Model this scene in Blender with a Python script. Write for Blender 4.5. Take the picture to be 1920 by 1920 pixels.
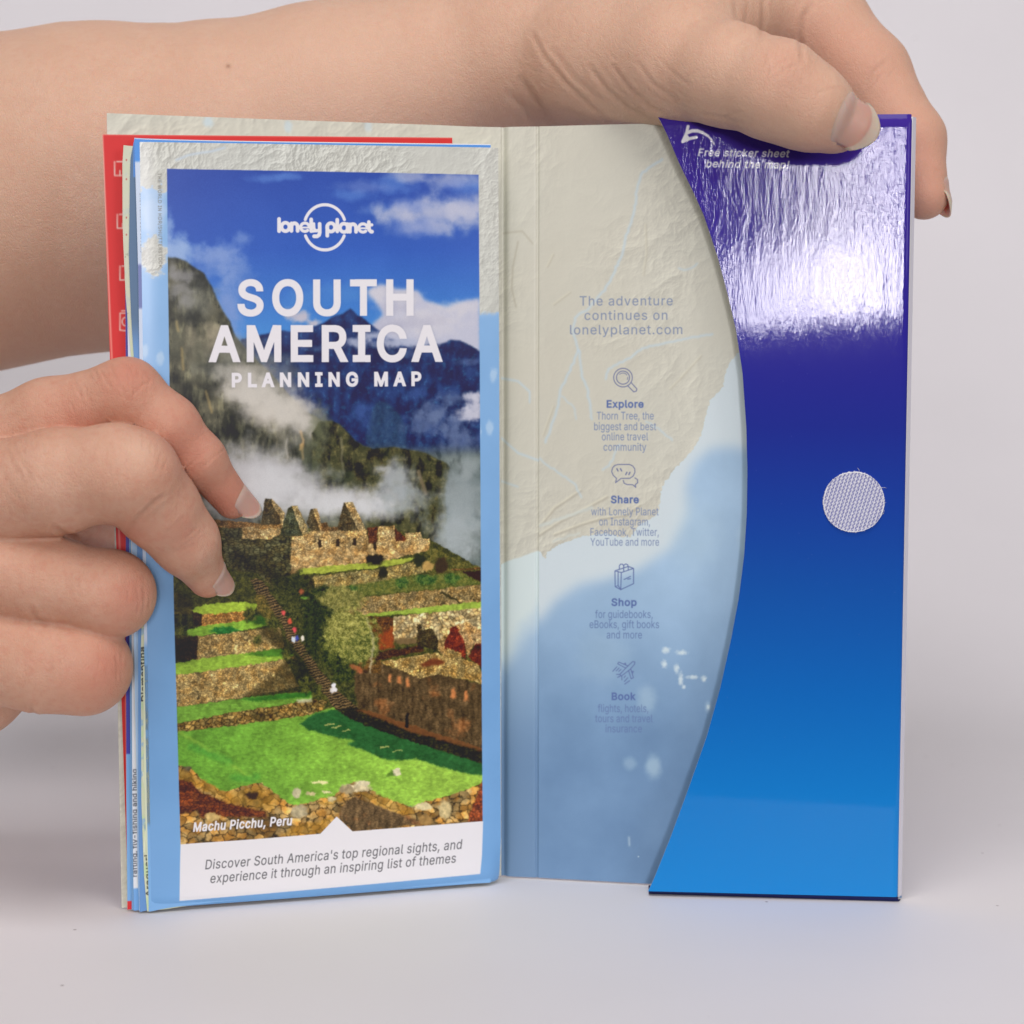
import bpy, bmesh, math
import numpy as np
from mathutils import Vector
for o in list(bpy.data.objects): bpy.data.objects.remove(o)
scene = bpy.context.scene
COL = scene.collection

# ---------------------------------------------------------------- camera: a little above the table, tilted 5 degrees down, 65 mm
FPX, PITCH, CAM_H = 3490.0, math.atan(305 / 3490.0), 0.1707       # focal length in pixels of a 1920 px frame
cam = bpy.data.cameras.new("camera"); cam_ob = bpy.data.objects.new("camera", cam); COL.objects.link(cam_ob)
cam_ob.location = (0, 0, CAM_H); cam_ob.rotation_euler = (math.pi / 2 - PITCH, 0, 0)
cam.sensor_width = 36.0; cam.lens = FPX * 36.0 / 1920.0; cam.clip_start = 0.01; cam.clip_end = 30
cam.dof.use_dof = True; cam.dof.focus_distance = 0.558; cam.dof.aperture_fstop = 13
scene.camera = cam_ob

# ---------------------------------------------------------------- light: studio, soft boxes and a pale room
w = bpy.data.worlds.new("World"); scene.world = w; w.use_nodes = True
w.node_tree.nodes["Background"].inputs[0].default_value = (1.0, 0.93, 0.962, 1)
w.node_tree.nodes["Background"].inputs[1].default_value = AMBIENT = 0.135
def area(name, loc, aim, sx, sy, watts, col=(1, 0.93, 0.952)):
    l = bpy.data.lights.new(name, 'AREA'); l.shape = 'RECTANGLE'; l.size = sx; l.size_y = sy; l.energy = watts; l.color = col
    o = bpy.data.objects.new(name, l); COL.objects.link(o); o.location = loc
    o.rotation_euler = (Vector(aim) - Vector(loc)).to_track_quat('-Z', 'Y').to_euler(); return o
area("key_softbox", (1.40, -1.00, 0.62), (0.0, 0.58, 0.10), 0.7, 0.7, 6.8)
area("fill_softbox", (-0.80, -1.90, 1.00), (0.0, 0.58, 0.08), 1.2, 0.8, 8.5)
area("overhead_softbox", (-0.08, 0.02, 1.05), (0.0, 0.45, 0.0), 0.9, 0.5, 6.7)
area("background_softbox", (1.05, 0.55, 0.9), (0.85, 1.4, 0.3), 0.5, 0.5, 0.15)
# two tall panes of one window behind the camera: they are what the glossy flap mirrors
area("window_light", (0.165, -1.2, 0.335), (0.14, 0.56, 0.21), 0.108, 0.25, 7.6, (0.98, 0.94, 1.0))
area("window_light", (0.045, -1.2, 0.255), (0.05, 0.56, 0.20), 0.090, 0.10, 1.9, (0.98, 0.94, 1.0))

vs = scene.view_settings
vs.view_transform = 'Standard'; vs.look = 'None'; vs.exposure = 0.0; vs.gamma = 1.0; vs.use_curve_mapping = False
scene.render.engine = 'CYCLES'

# ---------------------------------------------------------------- measuring: image points to places on known planes
_c, _s = math.cos(PITCH), math.sin(PITCH)
EYE = np.array([0, 0, CAM_H])
def ray(px, py):
    x = (px - 960) / FPX; y = (960 - py) / FPX
    return np.array([x, _c + y * _s, y * _c - _s])
def at_depth(px, py, y):                     # the point on that sight line whose distance into the scene is y
    d = ray(px, py); return EYE + d * (y / d[1])
def on_table(px, py):
    d = ray(px, py); return EYE - d * (CAM_H / d[2])
def on_wall(px, py, p, q):                   # on the upright plane through the table points p, q
    n = np.cross(np.array([q[0] - p[0], q[1] - p[1], 0]), [0, 0, 1.0]); d = ray(px, py)
    return EYE + d * (np.dot(np.array([p[0], p[1], 0]) - EYE, n) / np.dot(d, n))
def project(P):
    P = np.asarray(P, float) - EYE
    x, y, z = P[..., 0], P[..., 1], P[..., 2]
    f = y * _c - z * _s; u = y * _s + z * _c
    return np.stack([960 + FPX * x / f, 960 - FPX * u / f], -1)

# ---------------------------------------------------------------- object helpers
def thing(name, label, cat, loc=(0, 0, 0)):
    o = bpy.data.objects.new(name, None); COL.objects.link(o); o.location = loc; o['label'] = label; o['category'] = cat
    o.empty_display_size = 0.02; return o
def mesh_obj(name, V, F, mats, parent=None, uv=None, mi=None, smooth=True):
    me = bpy.data.meshes.new(name); V = np.asarray(V, float)
    if parent is not None:
        p = parent; off = np.zeros(3)
        while p is not None: off += np.array(p.location); p = p.parent
        V = V - off
    me.from_pydata(V.tolist(), [], [tuple(int(i) for i in f) for f in F])
    for m in mats: me.materials.append(m)
    if mi is not None: me.polygons.foreach_set('material_index', np.asarray(mi, np.int32))
    if uv is not None:
        l = me.uv_layers.new(name='page'); vi = np.empty(len(me.loops), np.int32); me.loops.foreach_get('vertex_index', vi)
        l.data.foreach_set('uv', np.asarray(uv, np.float32)[vi].ravel())
    if smooth: me.polygons.foreach_set('use_smooth', np.ones(len(F), bool))
    me.update(); o = bpy.data.objects.new(name, me); COL.objects.link(o)
    if parent is not None: o.parent = parent
    return o
# outlines of a plain grotesque alphabet
GLYPHS = {}
GLYPHS[chr(32)] = (188, [])
GLYPHS[chr(33)] = (196, [[67, 160, 63, 509, 132, 509, 128, 160], [98, -4, 86, -3, 75, 1, 66, 9, 58, 18, 54, 29, 52, 41, 54, 53, 58, 64, 66, 73, 75, 80, 86, 85, 98, 86, 110, 85, 121, 80, 130, 73, 138, 64, 142, 53, 143, 41, 142, 29, 138, 18, 130, 9, 121, 1, 110, -3]])
GLYPHS[chr(39)] = (206, [[78, 318, 70, 509, 136, 509, 128, 318]])
GLYPHS[chr(44)] = (188, [[38, -119, 68, 71, 137, 71, 84, -119]])
GLYPHS[chr(45)] = (453, [[337, 244, 337, 188, 114, 188, 114, 244]])
GLYPHS[chr(46)] = (188, [[95, -4, 83, -3, 73, 1, 63, 9, 55, 18, 51, 29, 50, 41, 51, 53, 55, 64, 63, 73, 73, 81, 83, 85, 95, 87, 107, 85, 118, 81, 128, 73, 135, 64, 140, 53, 141, 41, 140, 29, 135, 18, 128, 9, 118, 1, 107, -3]])
GLYPHS[chr(47)] = (249, [[235, 533, 71, -76, 14, -76, 178, 533]])
GLYPHS[chr(65)] = (480, [[16, 0, 201, 509, 276, 509, 463, 0, 395, 0, 287, 302, 264, 372, 232, 478, 245, 478, 213, 371, 191, 302, 85, 0], [110, 142, 110, 199, 370, 199, 370, 142]])
GLYPHS[chr(66)] = (456, [[60, 0, 60, 509, 241, 509, 274, 507, 304, 501, 329, 491, 350, 477, 367, 461, 381, 442, 390, 421, 396, 398, 398, 374, 397, 353, 393, 336, 387, 320, 356, 286, 315, 267, 315, 262, 331, 260, 347, 254, 363, 245, 378, 234, 391, 220, 402, 203, 411, 184, 416, 161, 418, 136, 416, 111, 410, 88, 400, 67, 386, 48, 368, 31, 344, 18, 317, 8, 284, 2, 247, 0], [125, 57, 245, 57, 281, 60, 309, 67, 330, 80, 344, 96, 353, 115, 355, 137, 354, 153, 350, 169, 342, 184, 333, 197, 320, 209, 306, 218, 289, 225, 269, 229, 248, 231, 125, 231], [125, 285, 238, 285, 288, 296, 302, 304, 314, 314, 323, 326, 330, 340, 335, 355, 336, 372, 333, 393, 326, 412, 313, 429, 294, 442, 270, 449, 240, 452, 125, 452]])
GLYPHS[chr(67)] = (510, [[267, -7, 235, -5, 205, 1, 177, 11, 150, 25, 126, 42, 104, 63, 86, 88, 70, 115, 57, 146, 48, 179, 42, 215, 40, 254, 42, 293, 48, 329, 57, 362, 70, 393, 86, 421, 104, 445, 126, 466, 150, 484, 177, 498, 205, 508, 235, 514, 267, 516, 340, 504, 362, 496, 383, 485, 402, 471, 419, 456, 435, 438, 448, 418, 459, 397, 467, 373, 473, 348, 408, 348, 389, 395, 357, 428, 315, 449, 267, 456, 237, 453, 209, 445, 184, 432, 161, 414, 141, 391, 125, 364, 113, 332, 106, 295, 103, 254, 106, 213, 113, 177, 125, 145, 141, 117, 161, 94, 184, 76, 210, 63, 237, 56, 267, 53, 315, 60, 357, 81, 389, 114, 408, 160, 473, 160, 467, 135, 459, 112, 448, 91, 435, 71, 420, 53, 402, 38, 383, 24, 363, 13, 341, 5, 317, -2, 293, -6]])
GLYPHS[chr(68)] = (502, [[219, 0, 96, 0, 96, 57, 215, 57, 254, 60, 288, 68, 318, 81, 343, 99, 363, 122, 379, 149, 390, 181, 397, 216, 399, 255, 397, 294, 390, 329, 379, 361, 364, 388, 344, 410, 320, 428, 291, 441, 258, 449, 221, 452, 93, 452, 93, 509, 225, 509, 261, 507, 294, 501, 325, 492, 353, 478, 385, 455, 412, 426, 433, 391, 446, 361, 455, 329, 460, 293, 462, 255, 460, 217, 455, 181, 446, 149, 433, 119, 417, 92, 398, 68, 376, 48, 351, 31, 322, 17, 291, 8, 256, 2], [125, 509, 125, 0, 60, 0, 60, 509]])
GLYPHS[chr(69)] = (419, [[60, 0, 60, 509, 372, 509, 372, 452, 125, 452, 125, 286, 355, 286, 355, 229, 125, 229, 125, 57, 375, 57, 375, 0]])
GLYPHS[chr(70)] = (410, [[60, 0, 60, 509, 369, 509, 369, 452, 125, 452, 125, 278, 346, 278, 346, 221, 125, 221, 125, 0]])
GLYPHS[chr(71)] = (520, [[269, -7, 236, -5, 205, 1, 176, 11, 149, 25, 125, 43, 104, 64, 85, 88, 69, 116, 57, 146, 47, 179, 42, 215, 40, 254, 42, 293, 47, 329, 57, 362, 69, 393, 85, 421, 103, 445, 125, 466, 149, 484, 175, 498, 203, 508, 233, 514, 265, 516, 291, 514, 316, 510, 340, 504, 363, 494, 384, 483, 403, 469, 421, 453, 436, 436, 449, 416, 460, 395, 468, 373, 474, 349, 408, 349, 387, 393, 356, 427, 315, 448, 265, 456, 236, 453, 209, 445, 183, 432, 160, 414, 141, 392, 125, 364, 113, 332, 106, 295, 103, 254, 106, 213, 113, 177, 125, 145, 141, 117, 161, 95, 184, 76, 210, 63, 238, 56, 269, 53, 296, 55, 322, 61, 345, 71, 365, 85, 382, 102, 396, 123, 407, 147, 413, 173, 415, 202, 434, 199, 283, 199, 283, 256, 478, 256, 478, 200, 475, 160, 466, 124, 451, 91, 431, 62, 406, 38, 377, 19, 344, 5, 308, -4]])
GLYPHS[chr(72)] = (517, [[60, 0, 60, 509, 125, 509, 125, 289, 392, 289, 392, 509, 457, 509, 457, 0, 392, 0, 392, 232, 125, 232, 125, 0]])
GLYPHS[chr(73)] = (300, [[31, 0, 31, 57, 118, 57, 118, 452, 31, 452, 31, 509, 269, 509, 269, 452, 183, 452, 183, 57, 269, 57, 269, 0]])
GLYPHS[chr(75)] = (467, [[104, 145, 104, 216, 139, 261, 174, 303, 212, 344, 364, 509, 448, 509, 231, 276, 228, 276], [60, 0, 60, 509, 125, 509, 125, 334, 124, 225, 125, 193, 125, 0], [372, 0, 188, 259, 228, 309, 449, 0]])
GLYPHS[chr(76)] = (393, [[60, 0, 60, 509, 125, 509, 125, 57, 361, 57, 361, 0]])
GLYPHS[chr(77)] = (628, [[60, 0, 60, 509, 152, 509, 277, 187, 287, 159, 299, 123, 311, 84, 322, 49, 307, 49, 318, 83, 330, 121, 342, 158, 352, 187, 476, 509, 568, 509, 568, 0, 504, 0, 504, 291, 504, 327, 505, 369, 506, 413, 507, 457, 513, 457, 498, 409, 482, 363, 467, 322, 456, 291, 342, 0, 286, 0, 170, 291, 159, 321, 145, 361, 129, 408, 112, 457, 119, 457, 120, 416, 121, 372, 122, 328, 122, 291, 122, 0]])
GLYPHS[chr(78)] = (523, [[60, 0, 60, 509, 136, 509, 343, 183, 363, 151, 388, 107, 414, 55, 405, 54, 401, 108, 399, 157, 399, 195, 399, 509, 463, 509, 463, 0, 387, 0, 202, 290, 177, 331, 148, 381, 108, 452, 119, 454, 122, 384, 124, 328, 125, 291, 125, 0]])
GLYPHS[chr(79)] = (533, [[267, -7, 235, -5, 205, 1, 177, 11, 150, 25, 126, 42, 105, 63, 86, 88, 70, 115, 57, 146, 48, 179, 42, 215, 40, 254, 42, 293, 48, 329, 57, 362, 70, 393, 86, 421, 105, 445, 126, 466, 150, 484, 177, 498, 205, 508, 235, 514, 267, 516, 299, 514, 329, 508, 357, 498, 384, 484, 408, 466, 429, 445, 448, 421, 464, 393, 477, 362, 486, 329, 491, 293, 493, 254, 491, 215, 486, 179, 477, 146, 464, 115, 448, 88, 429, 63, 408, 42, 384, 25, 357, 11, 329, 1, 299, -5], [267, 53, 296, 55, 324, 63, 349, 76, 372, 94, 392, 116, 408, 144, 420, 176, 428, 213, 430, 254, 428, 295, 420, 332, 408, 365, 392, 392, 372, 415, 349, 433, 324, 446, 296, 453, 267, 456, 237, 453, 210, 445, 184, 433, 161, 415, 142, 392, 125, 364, 113, 332, 106, 295, 103, 254, 106, 213, 113, 176, 125, 144, 142, 117, 161, 94, 184, 76, 210, 63, 237, 55]])
GLYPHS[chr(80)] = (445, [[60, 0, 60, 509, 235, 509, 272, 506, 305, 499, 332, 487, 356, 471, 375, 452, 390, 430, 400, 404, 407, 377, 409, 348, 407, 318, 400, 291, 390, 265, 375, 243, 356, 223, 332, 207, 305, 195, 272, 188, 235, 186, 109, 186, 109, 242, 233, 242, 257, 244, 279, 248, 297, 256, 312, 266, 324, 279, 333, 294, 339, 310, 343, 328, 344, 348, 343, 367, 339, 385, 333, 402, 324, 416, 312, 428, 297, 439, 279, 446, 257, 451, 232, 452, 125, 452, 125, 0]])
GLYPHS[chr(82)] = (449, [[60, 0, 60, 509, 236, 509, 273, 506, 305, 500, 333, 489, 356, 473, 376, 455, 390, 433, 401, 408, 407, 381, 409, 352, 407, 323, 401, 296, 390, 271, 376, 250, 356, 232, 333, 217, 305, 206, 273, 200, 236, 198, 96, 198, 96, 255, 234, 255, 258, 256, 280, 260, 298, 267, 313, 276, 325, 287, 334, 300, 340, 316, 344, 333, 345, 352, 344, 371, 340, 389, 334, 405, 325, 419, 313, 430, 298, 440, 279, 446, 258, 451, 233, 452, 125, 452, 125, 0], [353, 0, 230, 229, 303, 229, 428, 0]])
GLYPHS[chr(83)] = (447, [[224, -9, 188, -7, 156, -1, 128, 9, 102, 23, 81, 40, 64, 60, 51, 83, 42, 109, 38, 137, 104, 137, 108, 118, 114, 102, 123, 88, 136, 76, 150, 66, 166, 59, 224, 49, 246, 50, 267, 54, 286, 60, 303, 69, 317, 79, 329, 92, 338, 106, 344, 122, 346, 139, 344, 154, 340, 168, 332, 179, 296, 205, 245, 222, 184, 239, 145, 253, 112, 269, 86, 289, 67, 313, 56, 341, 52, 372, 54, 400, 62, 425, 75, 448, 92, 468, 113, 484, 138, 498, 165, 508, 195, 514, 227, 516, 259, 514, 289, 508, 316, 498, 340, 484, 360, 468, 377, 449, 390, 427, 398, 403, 401, 378, 337, 378, 332, 402, 320, 421, 302, 437, 280, 449, 254, 456, 225, 459, 204, 457, 185, 454, 167, 448, 152, 440, 139, 430, 129, 418, 121, 405, 117, 391, 115, 376, 117, 359, 122, 345, 131, 334, 169, 308, 212, 293, 264, 279, 312, 264, 359, 238, 395, 198, 402, 180, 407, 161, 408, 139, 406, 112, 399, 87, 386, 64, 370, 43, 349, 25, 323, 11, 294, 0, 261, -7]])
GLYPHS[chr(84)] = (449, [[32, 452, 32, 509, 417, 509, 417, 452, 257, 452, 257, 0, 193, 0, 193, 452]])
GLYPHS[chr(85)] = (517, [[259, -8, 220, -6, 186, 2, 154, 15, 126, 33, 103, 55, 85, 80, 71, 108, 63, 140, 60, 173, 60, 509, 124, 509, 124, 178, 126, 155, 132, 133, 141, 113, 153, 95, 169, 80, 187, 68, 208, 59, 232, 53, 259, 52, 285, 53, 309, 59, 331, 68, 349, 80, 364, 95, 377, 113, 385, 133, 391, 155, 393, 178, 393, 509, 457, 509, 457, 173, 454, 140, 446, 108, 433, 80, 414, 55, 391, 33, 363, 15, 332, 2, 297, -6]])
GLYPHS[chr(87)] = (686, [[155, 0, 16, 509, 82, 509, 163, 196, 175, 145, 187, 94, 197, 40, 189, 40, 200, 94, 211, 145, 224, 196, 306, 509, 380, 509, 462, 196, 474, 145, 486, 94, 497, 40, 488, 40, 499, 94, 510, 145, 523, 196, 603, 509, 670, 509, 530, 0, 455, 0, 368, 323, 351, 391, 336, 475, 350, 475, 335, 395, 318, 323, 230, 0]])
GLYPHS[chr(89)] = (472, [[203, 0, 203, 208, 16, 509, 91, 509, 192, 344, 222, 292, 250, 230, 224, 230, 251, 293, 280, 344, 381, 509, 455, 509, 268, 208, 268, 0]])
GLYPHS[chr(97)] = (389, [[160, -9, 137, -7, 115, -3, 94, 5, 76, 15, 60, 29, 48, 45, 38, 63, 32, 84, 30, 108, 32, 128, 36, 146, 43, 161, 53, 174, 64, 184, 78, 193, 125, 211, 178, 220, 234, 227, 265, 235, 271, 240, 274, 246, 276, 255, 276, 257, 267, 297, 240, 322, 196, 331, 149, 322, 118, 301, 100, 274, 41, 291, 51, 313, 64, 331, 79, 346, 95, 358, 114, 368, 133, 375, 194, 384, 239, 379, 286, 360, 300, 350, 312, 336, 322, 320, 330, 301, 335, 278, 337, 251, 337, 0, 277, 0, 277, 52, 272, 52, 252, 25, 215, 1], [170, 45, 192, 47, 211, 51, 228, 59, 242, 68, 254, 80, 263, 93, 270, 108, 274, 122, 276, 138, 276, 190, 259, 182, 231, 176, 200, 171, 175, 168, 134, 159, 103, 139, 97, 130, 93, 118, 92, 105, 102, 72, 130, 52]])
GLYPHS[chr(98)] = (424, [[229, -8, 208, -7, 189, -3, 172, 4, 138, 31, 118, 59, 112, 59, 112, 0, 53, 0, 53, 509, 114, 509, 114, 319, 118, 319, 137, 346, 171, 373, 188, 379, 207, 383, 229, 384, 259, 382, 287, 374, 313, 361, 335, 342, 354, 320, 370, 293, 381, 261, 388, 227, 390, 189, 388, 151, 381, 116, 370, 84, 355, 57, 336, 34, 313, 16, 288, 3, 260, -6], [220, 47, 242, 49, 262, 55, 279, 66, 294, 80, 306, 97, 316, 117, 323, 139, 327, 163, 328, 189, 327, 215, 323, 239, 316, 261, 307, 281, 295, 298, 280, 311, 262, 322, 243, 328, 220, 330, 198, 328, 178, 322, 161, 312, 147, 299, 134, 282, 125, 263, 118, 241, 114, 216, 113, 189, 114, 162, 118, 138, 125, 115, 135, 95, 147, 78, 162, 65, 179, 55, 198, 49]])
GLYPHS[chr(99)] = (396, [[207, -8, 174, -5, 144, 3, 117, 16, 93, 35, 72, 58, 56, 85, 44, 116, 37, 150, 34, 187, 37, 225, 44, 260, 56, 291, 72, 318, 93, 341, 117, 360, 144, 374, 174, 382, 207, 384, 260, 377, 305, 356, 340, 322, 362, 277, 303, 262, 290, 289, 270, 311, 242, 325, 207, 330, 184, 328, 163, 321, 145, 310, 130, 296, 118, 278, 108, 258, 102, 236, 98, 212, 96, 187, 98, 163, 102, 139, 108, 117, 118, 97, 130, 80, 145, 66, 163, 55, 184, 49, 207, 46, 243, 52, 271, 66, 292, 89, 304, 117, 363, 102, 341, 56, 306, 21, 261, -1]])
GLYPHS[chr(100)] = (424, [[195, -8, 165, -6, 137, 3, 111, 16, 89, 34, 70, 57, 55, 84, 43, 116, 36, 151, 34, 189, 36, 227, 43, 261, 55, 293, 70, 320, 89, 342, 112, 361, 137, 374, 165, 382, 196, 384, 218, 383, 237, 379, 253, 373, 287, 346, 306, 319, 311, 319, 311, 509, 372, 509, 372, 0, 313, 0, 313, 59, 307, 59, 287, 31, 252, 4, 236, -3, 217, -7], [205, 47, 226, 49, 246, 55, 263, 65, 278, 78, 290, 95, 299, 115, 306, 138, 310, 162, 312, 189, 310, 216, 306, 241, 300, 263, 290, 282, 278, 299, 263, 312, 246, 322, 227, 328, 205, 330, 182, 328, 162, 322, 145, 311, 130, 298, 118, 281, 108, 261, 102, 239, 98, 215, 96, 189, 98, 163, 102, 139, 109, 117, 118, 97, 130, 80, 145, 66, 162, 55, 182, 49]])
GLYPHS[chr(101)] = (404, [[212, -8, 177, -5, 145, 3, 117, 16, 92, 35, 72, 58, 56, 85, 44, 116, 37, 150, 34, 187, 36, 224, 44, 258, 55, 290, 71, 317, 91, 340, 115, 359, 142, 373, 172, 382, 205, 384, 266, 374, 285, 366, 303, 355, 319, 341, 334, 324, 347, 305, 357, 282, 365, 256, 370, 227, 371, 194, 371, 169, 75, 169, 75, 221, 338, 221, 310, 202, 308, 226, 304, 248, 298, 269, 288, 286, 277, 301, 263, 314, 246, 323, 227, 328, 205, 330, 183, 328, 164, 323, 146, 313, 131, 301, 119, 286, 109, 270, 102, 251, 97, 231, 96, 211, 96, 178, 98, 151, 102, 127, 110, 106, 121, 88, 135, 73, 151, 61, 169, 53, 190, 48, 212, 46, 254, 53, 285, 73, 306, 105, 365, 91, 358, 72, 348, 55, 335, 39, 320, 26, 302, 14, 283, 4, 261, -3, 237, -7]])
GLYPHS[chr(102)] = (254, [[228, 379, 228, 327, 6, 327, 6, 379], [81, 0, 81, 432, 82, 452, 87, 470, 96, 486, 107, 499, 120, 510, 135, 519, 187, 530, 222, 527, 243, 521, 227, 468, 215, 472, 195, 474, 178, 472, 164, 468, 154, 460, 147, 449, 143, 435, 142, 419, 142, 0]])
GLYPHS[chr(103)] = (425, [[207, -151, 180, -149, 156, -146, 134, -140, 82, -110, 51, -69, 101, -41, 122, -66, 154, -88, 207, -97, 236, -95, 261, -87, 282, -75, 298, -58, 308, -34, 311, -6, 311, 68, 306, 68, 287, 41, 252, 16, 236, 10, 217, 6, 195, 5, 165, 7, 138, 14, 113, 27, 90, 43, 71, 65, 55, 90, 43, 120, 36, 154, 34, 191, 36, 229, 43, 263, 55, 293, 71, 320, 90, 342, 112, 361, 138, 374, 166, 382, 196, 384, 218, 383, 237, 379, 253, 373, 288, 346, 308, 319, 313, 319, 313, 379, 372, 379, 372, -9, 370, -40, 363, -67, 350, -90, 334, -109, 314, -124, 291, -136, 265, -144, 237, -149], [205, 59, 227, 61, 246, 66, 264, 75, 278, 87, 290, 103, 300, 121, 307, 142, 311, 166, 312, 193, 311, 219, 307, 242, 300, 264, 291, 283, 279, 299, 264, 312, 247, 322, 227, 328, 205, 330, 182, 328, 163, 322, 145, 312, 130, 298, 118, 282, 109, 262, 102, 241, 98, 218, 96, 193, 98, 167, 102, 144, 109, 123, 118, 104, 131, 88, 145, 76, 163, 66, 183, 61]])
GLYPHS[chr(104)] = (410, [[114, 227, 114, 0, 53, 0, 53, 509, 114, 509, 114, 287, 102, 287, 116, 319, 132, 344, 152, 362, 175, 374, 200, 382, 227, 384, 252, 383, 275, 377, 295, 369, 313, 356, 328, 340, 341, 321, 350, 298, 355, 271, 357, 240, 357, 0, 296, 0, 296, 235, 293, 263, 286, 286, 273, 304, 256, 318, 235, 326, 210, 329, 192, 328, 176, 324, 161, 317, 147, 308, 136, 297, 126, 283, 119, 266, 115, 248]])
GLYPHS[chr(105)] = (167, [[53, 0, 53, 379, 114, 379, 114, 0], [84, 443, 73, 444, 63, 448, 54, 455, 47, 463, 43, 472, 41, 483, 43, 494, 47, 504, 54, 512, 63, 518, 73, 522, 84, 524, 95, 522, 105, 518, 114, 512, 121, 504, 125, 494, 126, 483, 125, 472, 121, 463, 114, 455, 105, 448, 95, 444]])
GLYPHS[chr(107)] = (381, [[110, 137, 110, 212, 121, 212, 284, 379, 360, 379, 184, 199, 177, 199], [53, 0, 53, 509, 114, 509, 114, 0], [294, 0, 148, 186, 191, 229, 372, 0]])
GLYPHS[chr(108)] = (189, [[139, -2, 112, 0, 91, 8, 74, 20, 62, 37, 55, 59, 53, 84, 53, 509, 114, 509, 114, 99, 120, 62, 126, 57, 135, 53, 146, 52, 160, 53, 170, 54, 181, 3, 162, -1]])
GLYPHS[chr(109)] = (610, [[53, 0, 53, 379, 112, 379, 112, 295, 108, 295, 114, 314, 122, 331, 132, 346, 172, 376, 219, 386, 245, 383, 268, 375, 287, 361, 303, 342, 314, 320, 321, 295, 312, 295, 318, 312, 326, 329, 337, 343, 381, 375, 437, 386, 458, 385, 478, 380, 497, 372, 514, 361, 529, 346, 541, 328, 550, 307, 555, 283, 557, 255, 557, 0, 496, 0, 496, 254, 493, 279, 485, 298, 473, 313, 456, 323, 438, 329, 419, 330, 402, 329, 387, 326, 374, 320, 345, 290, 335, 247, 335, 0, 274, 0, 274, 260, 272, 280, 265, 297, 253, 311, 238, 322, 220, 328, 199, 330, 158, 320, 145, 312, 135, 302, 126, 289, 119, 274, 115, 257, 114, 238, 114, 0]])
GLYPHS[chr(110)] = (410, [[114, 227, 114, 0, 53, 0, 53, 379, 112, 379, 112, 287, 102, 287, 116, 319, 132, 344, 152, 362, 175, 374, 200, 382, 227, 384, 252, 383, 275, 377, 295, 369, 313, 356, 328, 340, 341, 321, 350, 298, 355, 271, 357, 240, 357, 0, 296, 0, 296, 235, 293, 263, 286, 286, 273, 304, 256, 318, 235, 326, 210, 329, 192, 328, 176, 324, 161, 317, 147, 308, 136, 297, 126, 283, 119, 266, 115, 248]])
GLYPHS[chr(111)] = (415, [[207, -8, 174, -5, 144, 3, 117, 16, 93, 35, 72, 58, 56, 85, 44, 116, 37, 150, 34, 187, 37, 225, 44, 260, 56, 291, 72, 318, 93, 341, 117, 360, 144, 374, 174, 382, 207, 384, 241, 382, 271, 374, 299, 360, 323, 341, 343, 318, 359, 291, 371, 260, 379, 225, 381, 187, 379, 150, 371, 116, 359, 85, 343, 58, 323, 35, 299, 16, 271, 3, 241, -5], [207, 46, 231, 49, 252, 55, 270, 66, 285, 80, 298, 97, 307, 117, 314, 139, 318, 163, 319, 187, 318, 212, 314, 236, 307, 258, 298, 278, 285, 296, 270, 310, 252, 321, 231, 328, 207, 330, 184, 328, 163, 321, 145, 310, 130, 296, 118, 278, 108, 258, 102, 236, 98, 212, 96, 187, 98, 163, 102, 139, 108, 117, 118, 97, 130, 80, 145, 66, 163, 55, 184, 49]])
GLYPHS[chr(112)] = (424, [[53, -143, 53, 379, 112, 379, 112, 319, 118, 319, 137, 346, 171, 373, 188, 379, 207, 383, 229, 384, 259, 382, 287, 374, 313, 361, 335, 342, 354, 320, 370, 293, 381, 261, 388, 227, 390, 189, 388, 151, 381, 116, 370, 84, 355, 57, 336, 34, 313, 16, 288, 3, 260, -6, 229, -8, 208, -7, 189, -3, 173, 4, 138, 31, 118, 59, 114, 59, 114, -143], [220, 47, 242, 49, 262, 55, 279, 66, 294, 80, 306, 97, 316, 117, 323, 139, 327, 163, 328, 189, 327, 215, 323, 239, 316, 261, 307, 281, 295, 298, 280, 311, 262, 322, 243, 328, 220, 330, 198, 328, 178, 322, 161, 312, 147, 299, 134, 282, 125, 263, 118, 241, 114, 216, 113, 189, 114, 162, 118, 138, 125, 115, 135, 95, 147, 78, 162, 65, 179, 55, 198, 49]])
GLYPHS[chr(114)] = (259, [[53, 0, 53, 379, 112, 379, 112, 321, 115, 321, 124, 339, 137, 354, 152, 367, 171, 377, 191, 383, 213, 385, 229, 384, 243, 384, 243, 322, 230, 324, 207, 326, 190, 324, 174, 321, 159, 315, 146, 306, 135, 296, 126, 284, 119, 269, 115, 254, 114, 237, 114, 0]])
GLYPHS[chr(115)] = (365, [[182, -8, 157, -7, 133, -3, 112, 3, 93, 12, 76, 24, 62, 38, 50, 54, 41, 73, 36, 94, 94, 107, 101, 87, 111, 72, 124, 60, 141, 52, 160, 47, 181, 45, 206, 47, 227, 53, 244, 62, 258, 74, 265, 88, 268, 103, 266, 115, 262, 126, 254, 136, 243, 144, 229, 150, 212, 155, 149, 170, 118, 180, 92, 192, 72, 208, 58, 227, 50, 249, 47, 274, 49, 295, 55, 314, 65, 332, 79, 347, 95, 360, 115, 370, 137, 378, 161, 383, 187, 384, 212, 383, 234, 379, 254, 372, 271, 363, 286, 352, 299, 339, 324, 290, 268, 277, 262, 291, 254, 304, 243, 316, 228, 325, 210, 331, 187, 333, 166, 331, 147, 326, 131, 317, 119, 305, 111, 292, 109, 277, 110, 264, 115, 253, 124, 243, 172, 223, 229, 209, 261, 200, 287, 187, 306, 171, 320, 153, 328, 131, 331, 107, 329, 85, 323, 65, 312, 47, 298, 31, 281, 18, 260, 6, 236, -2, 210, -7]])
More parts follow.
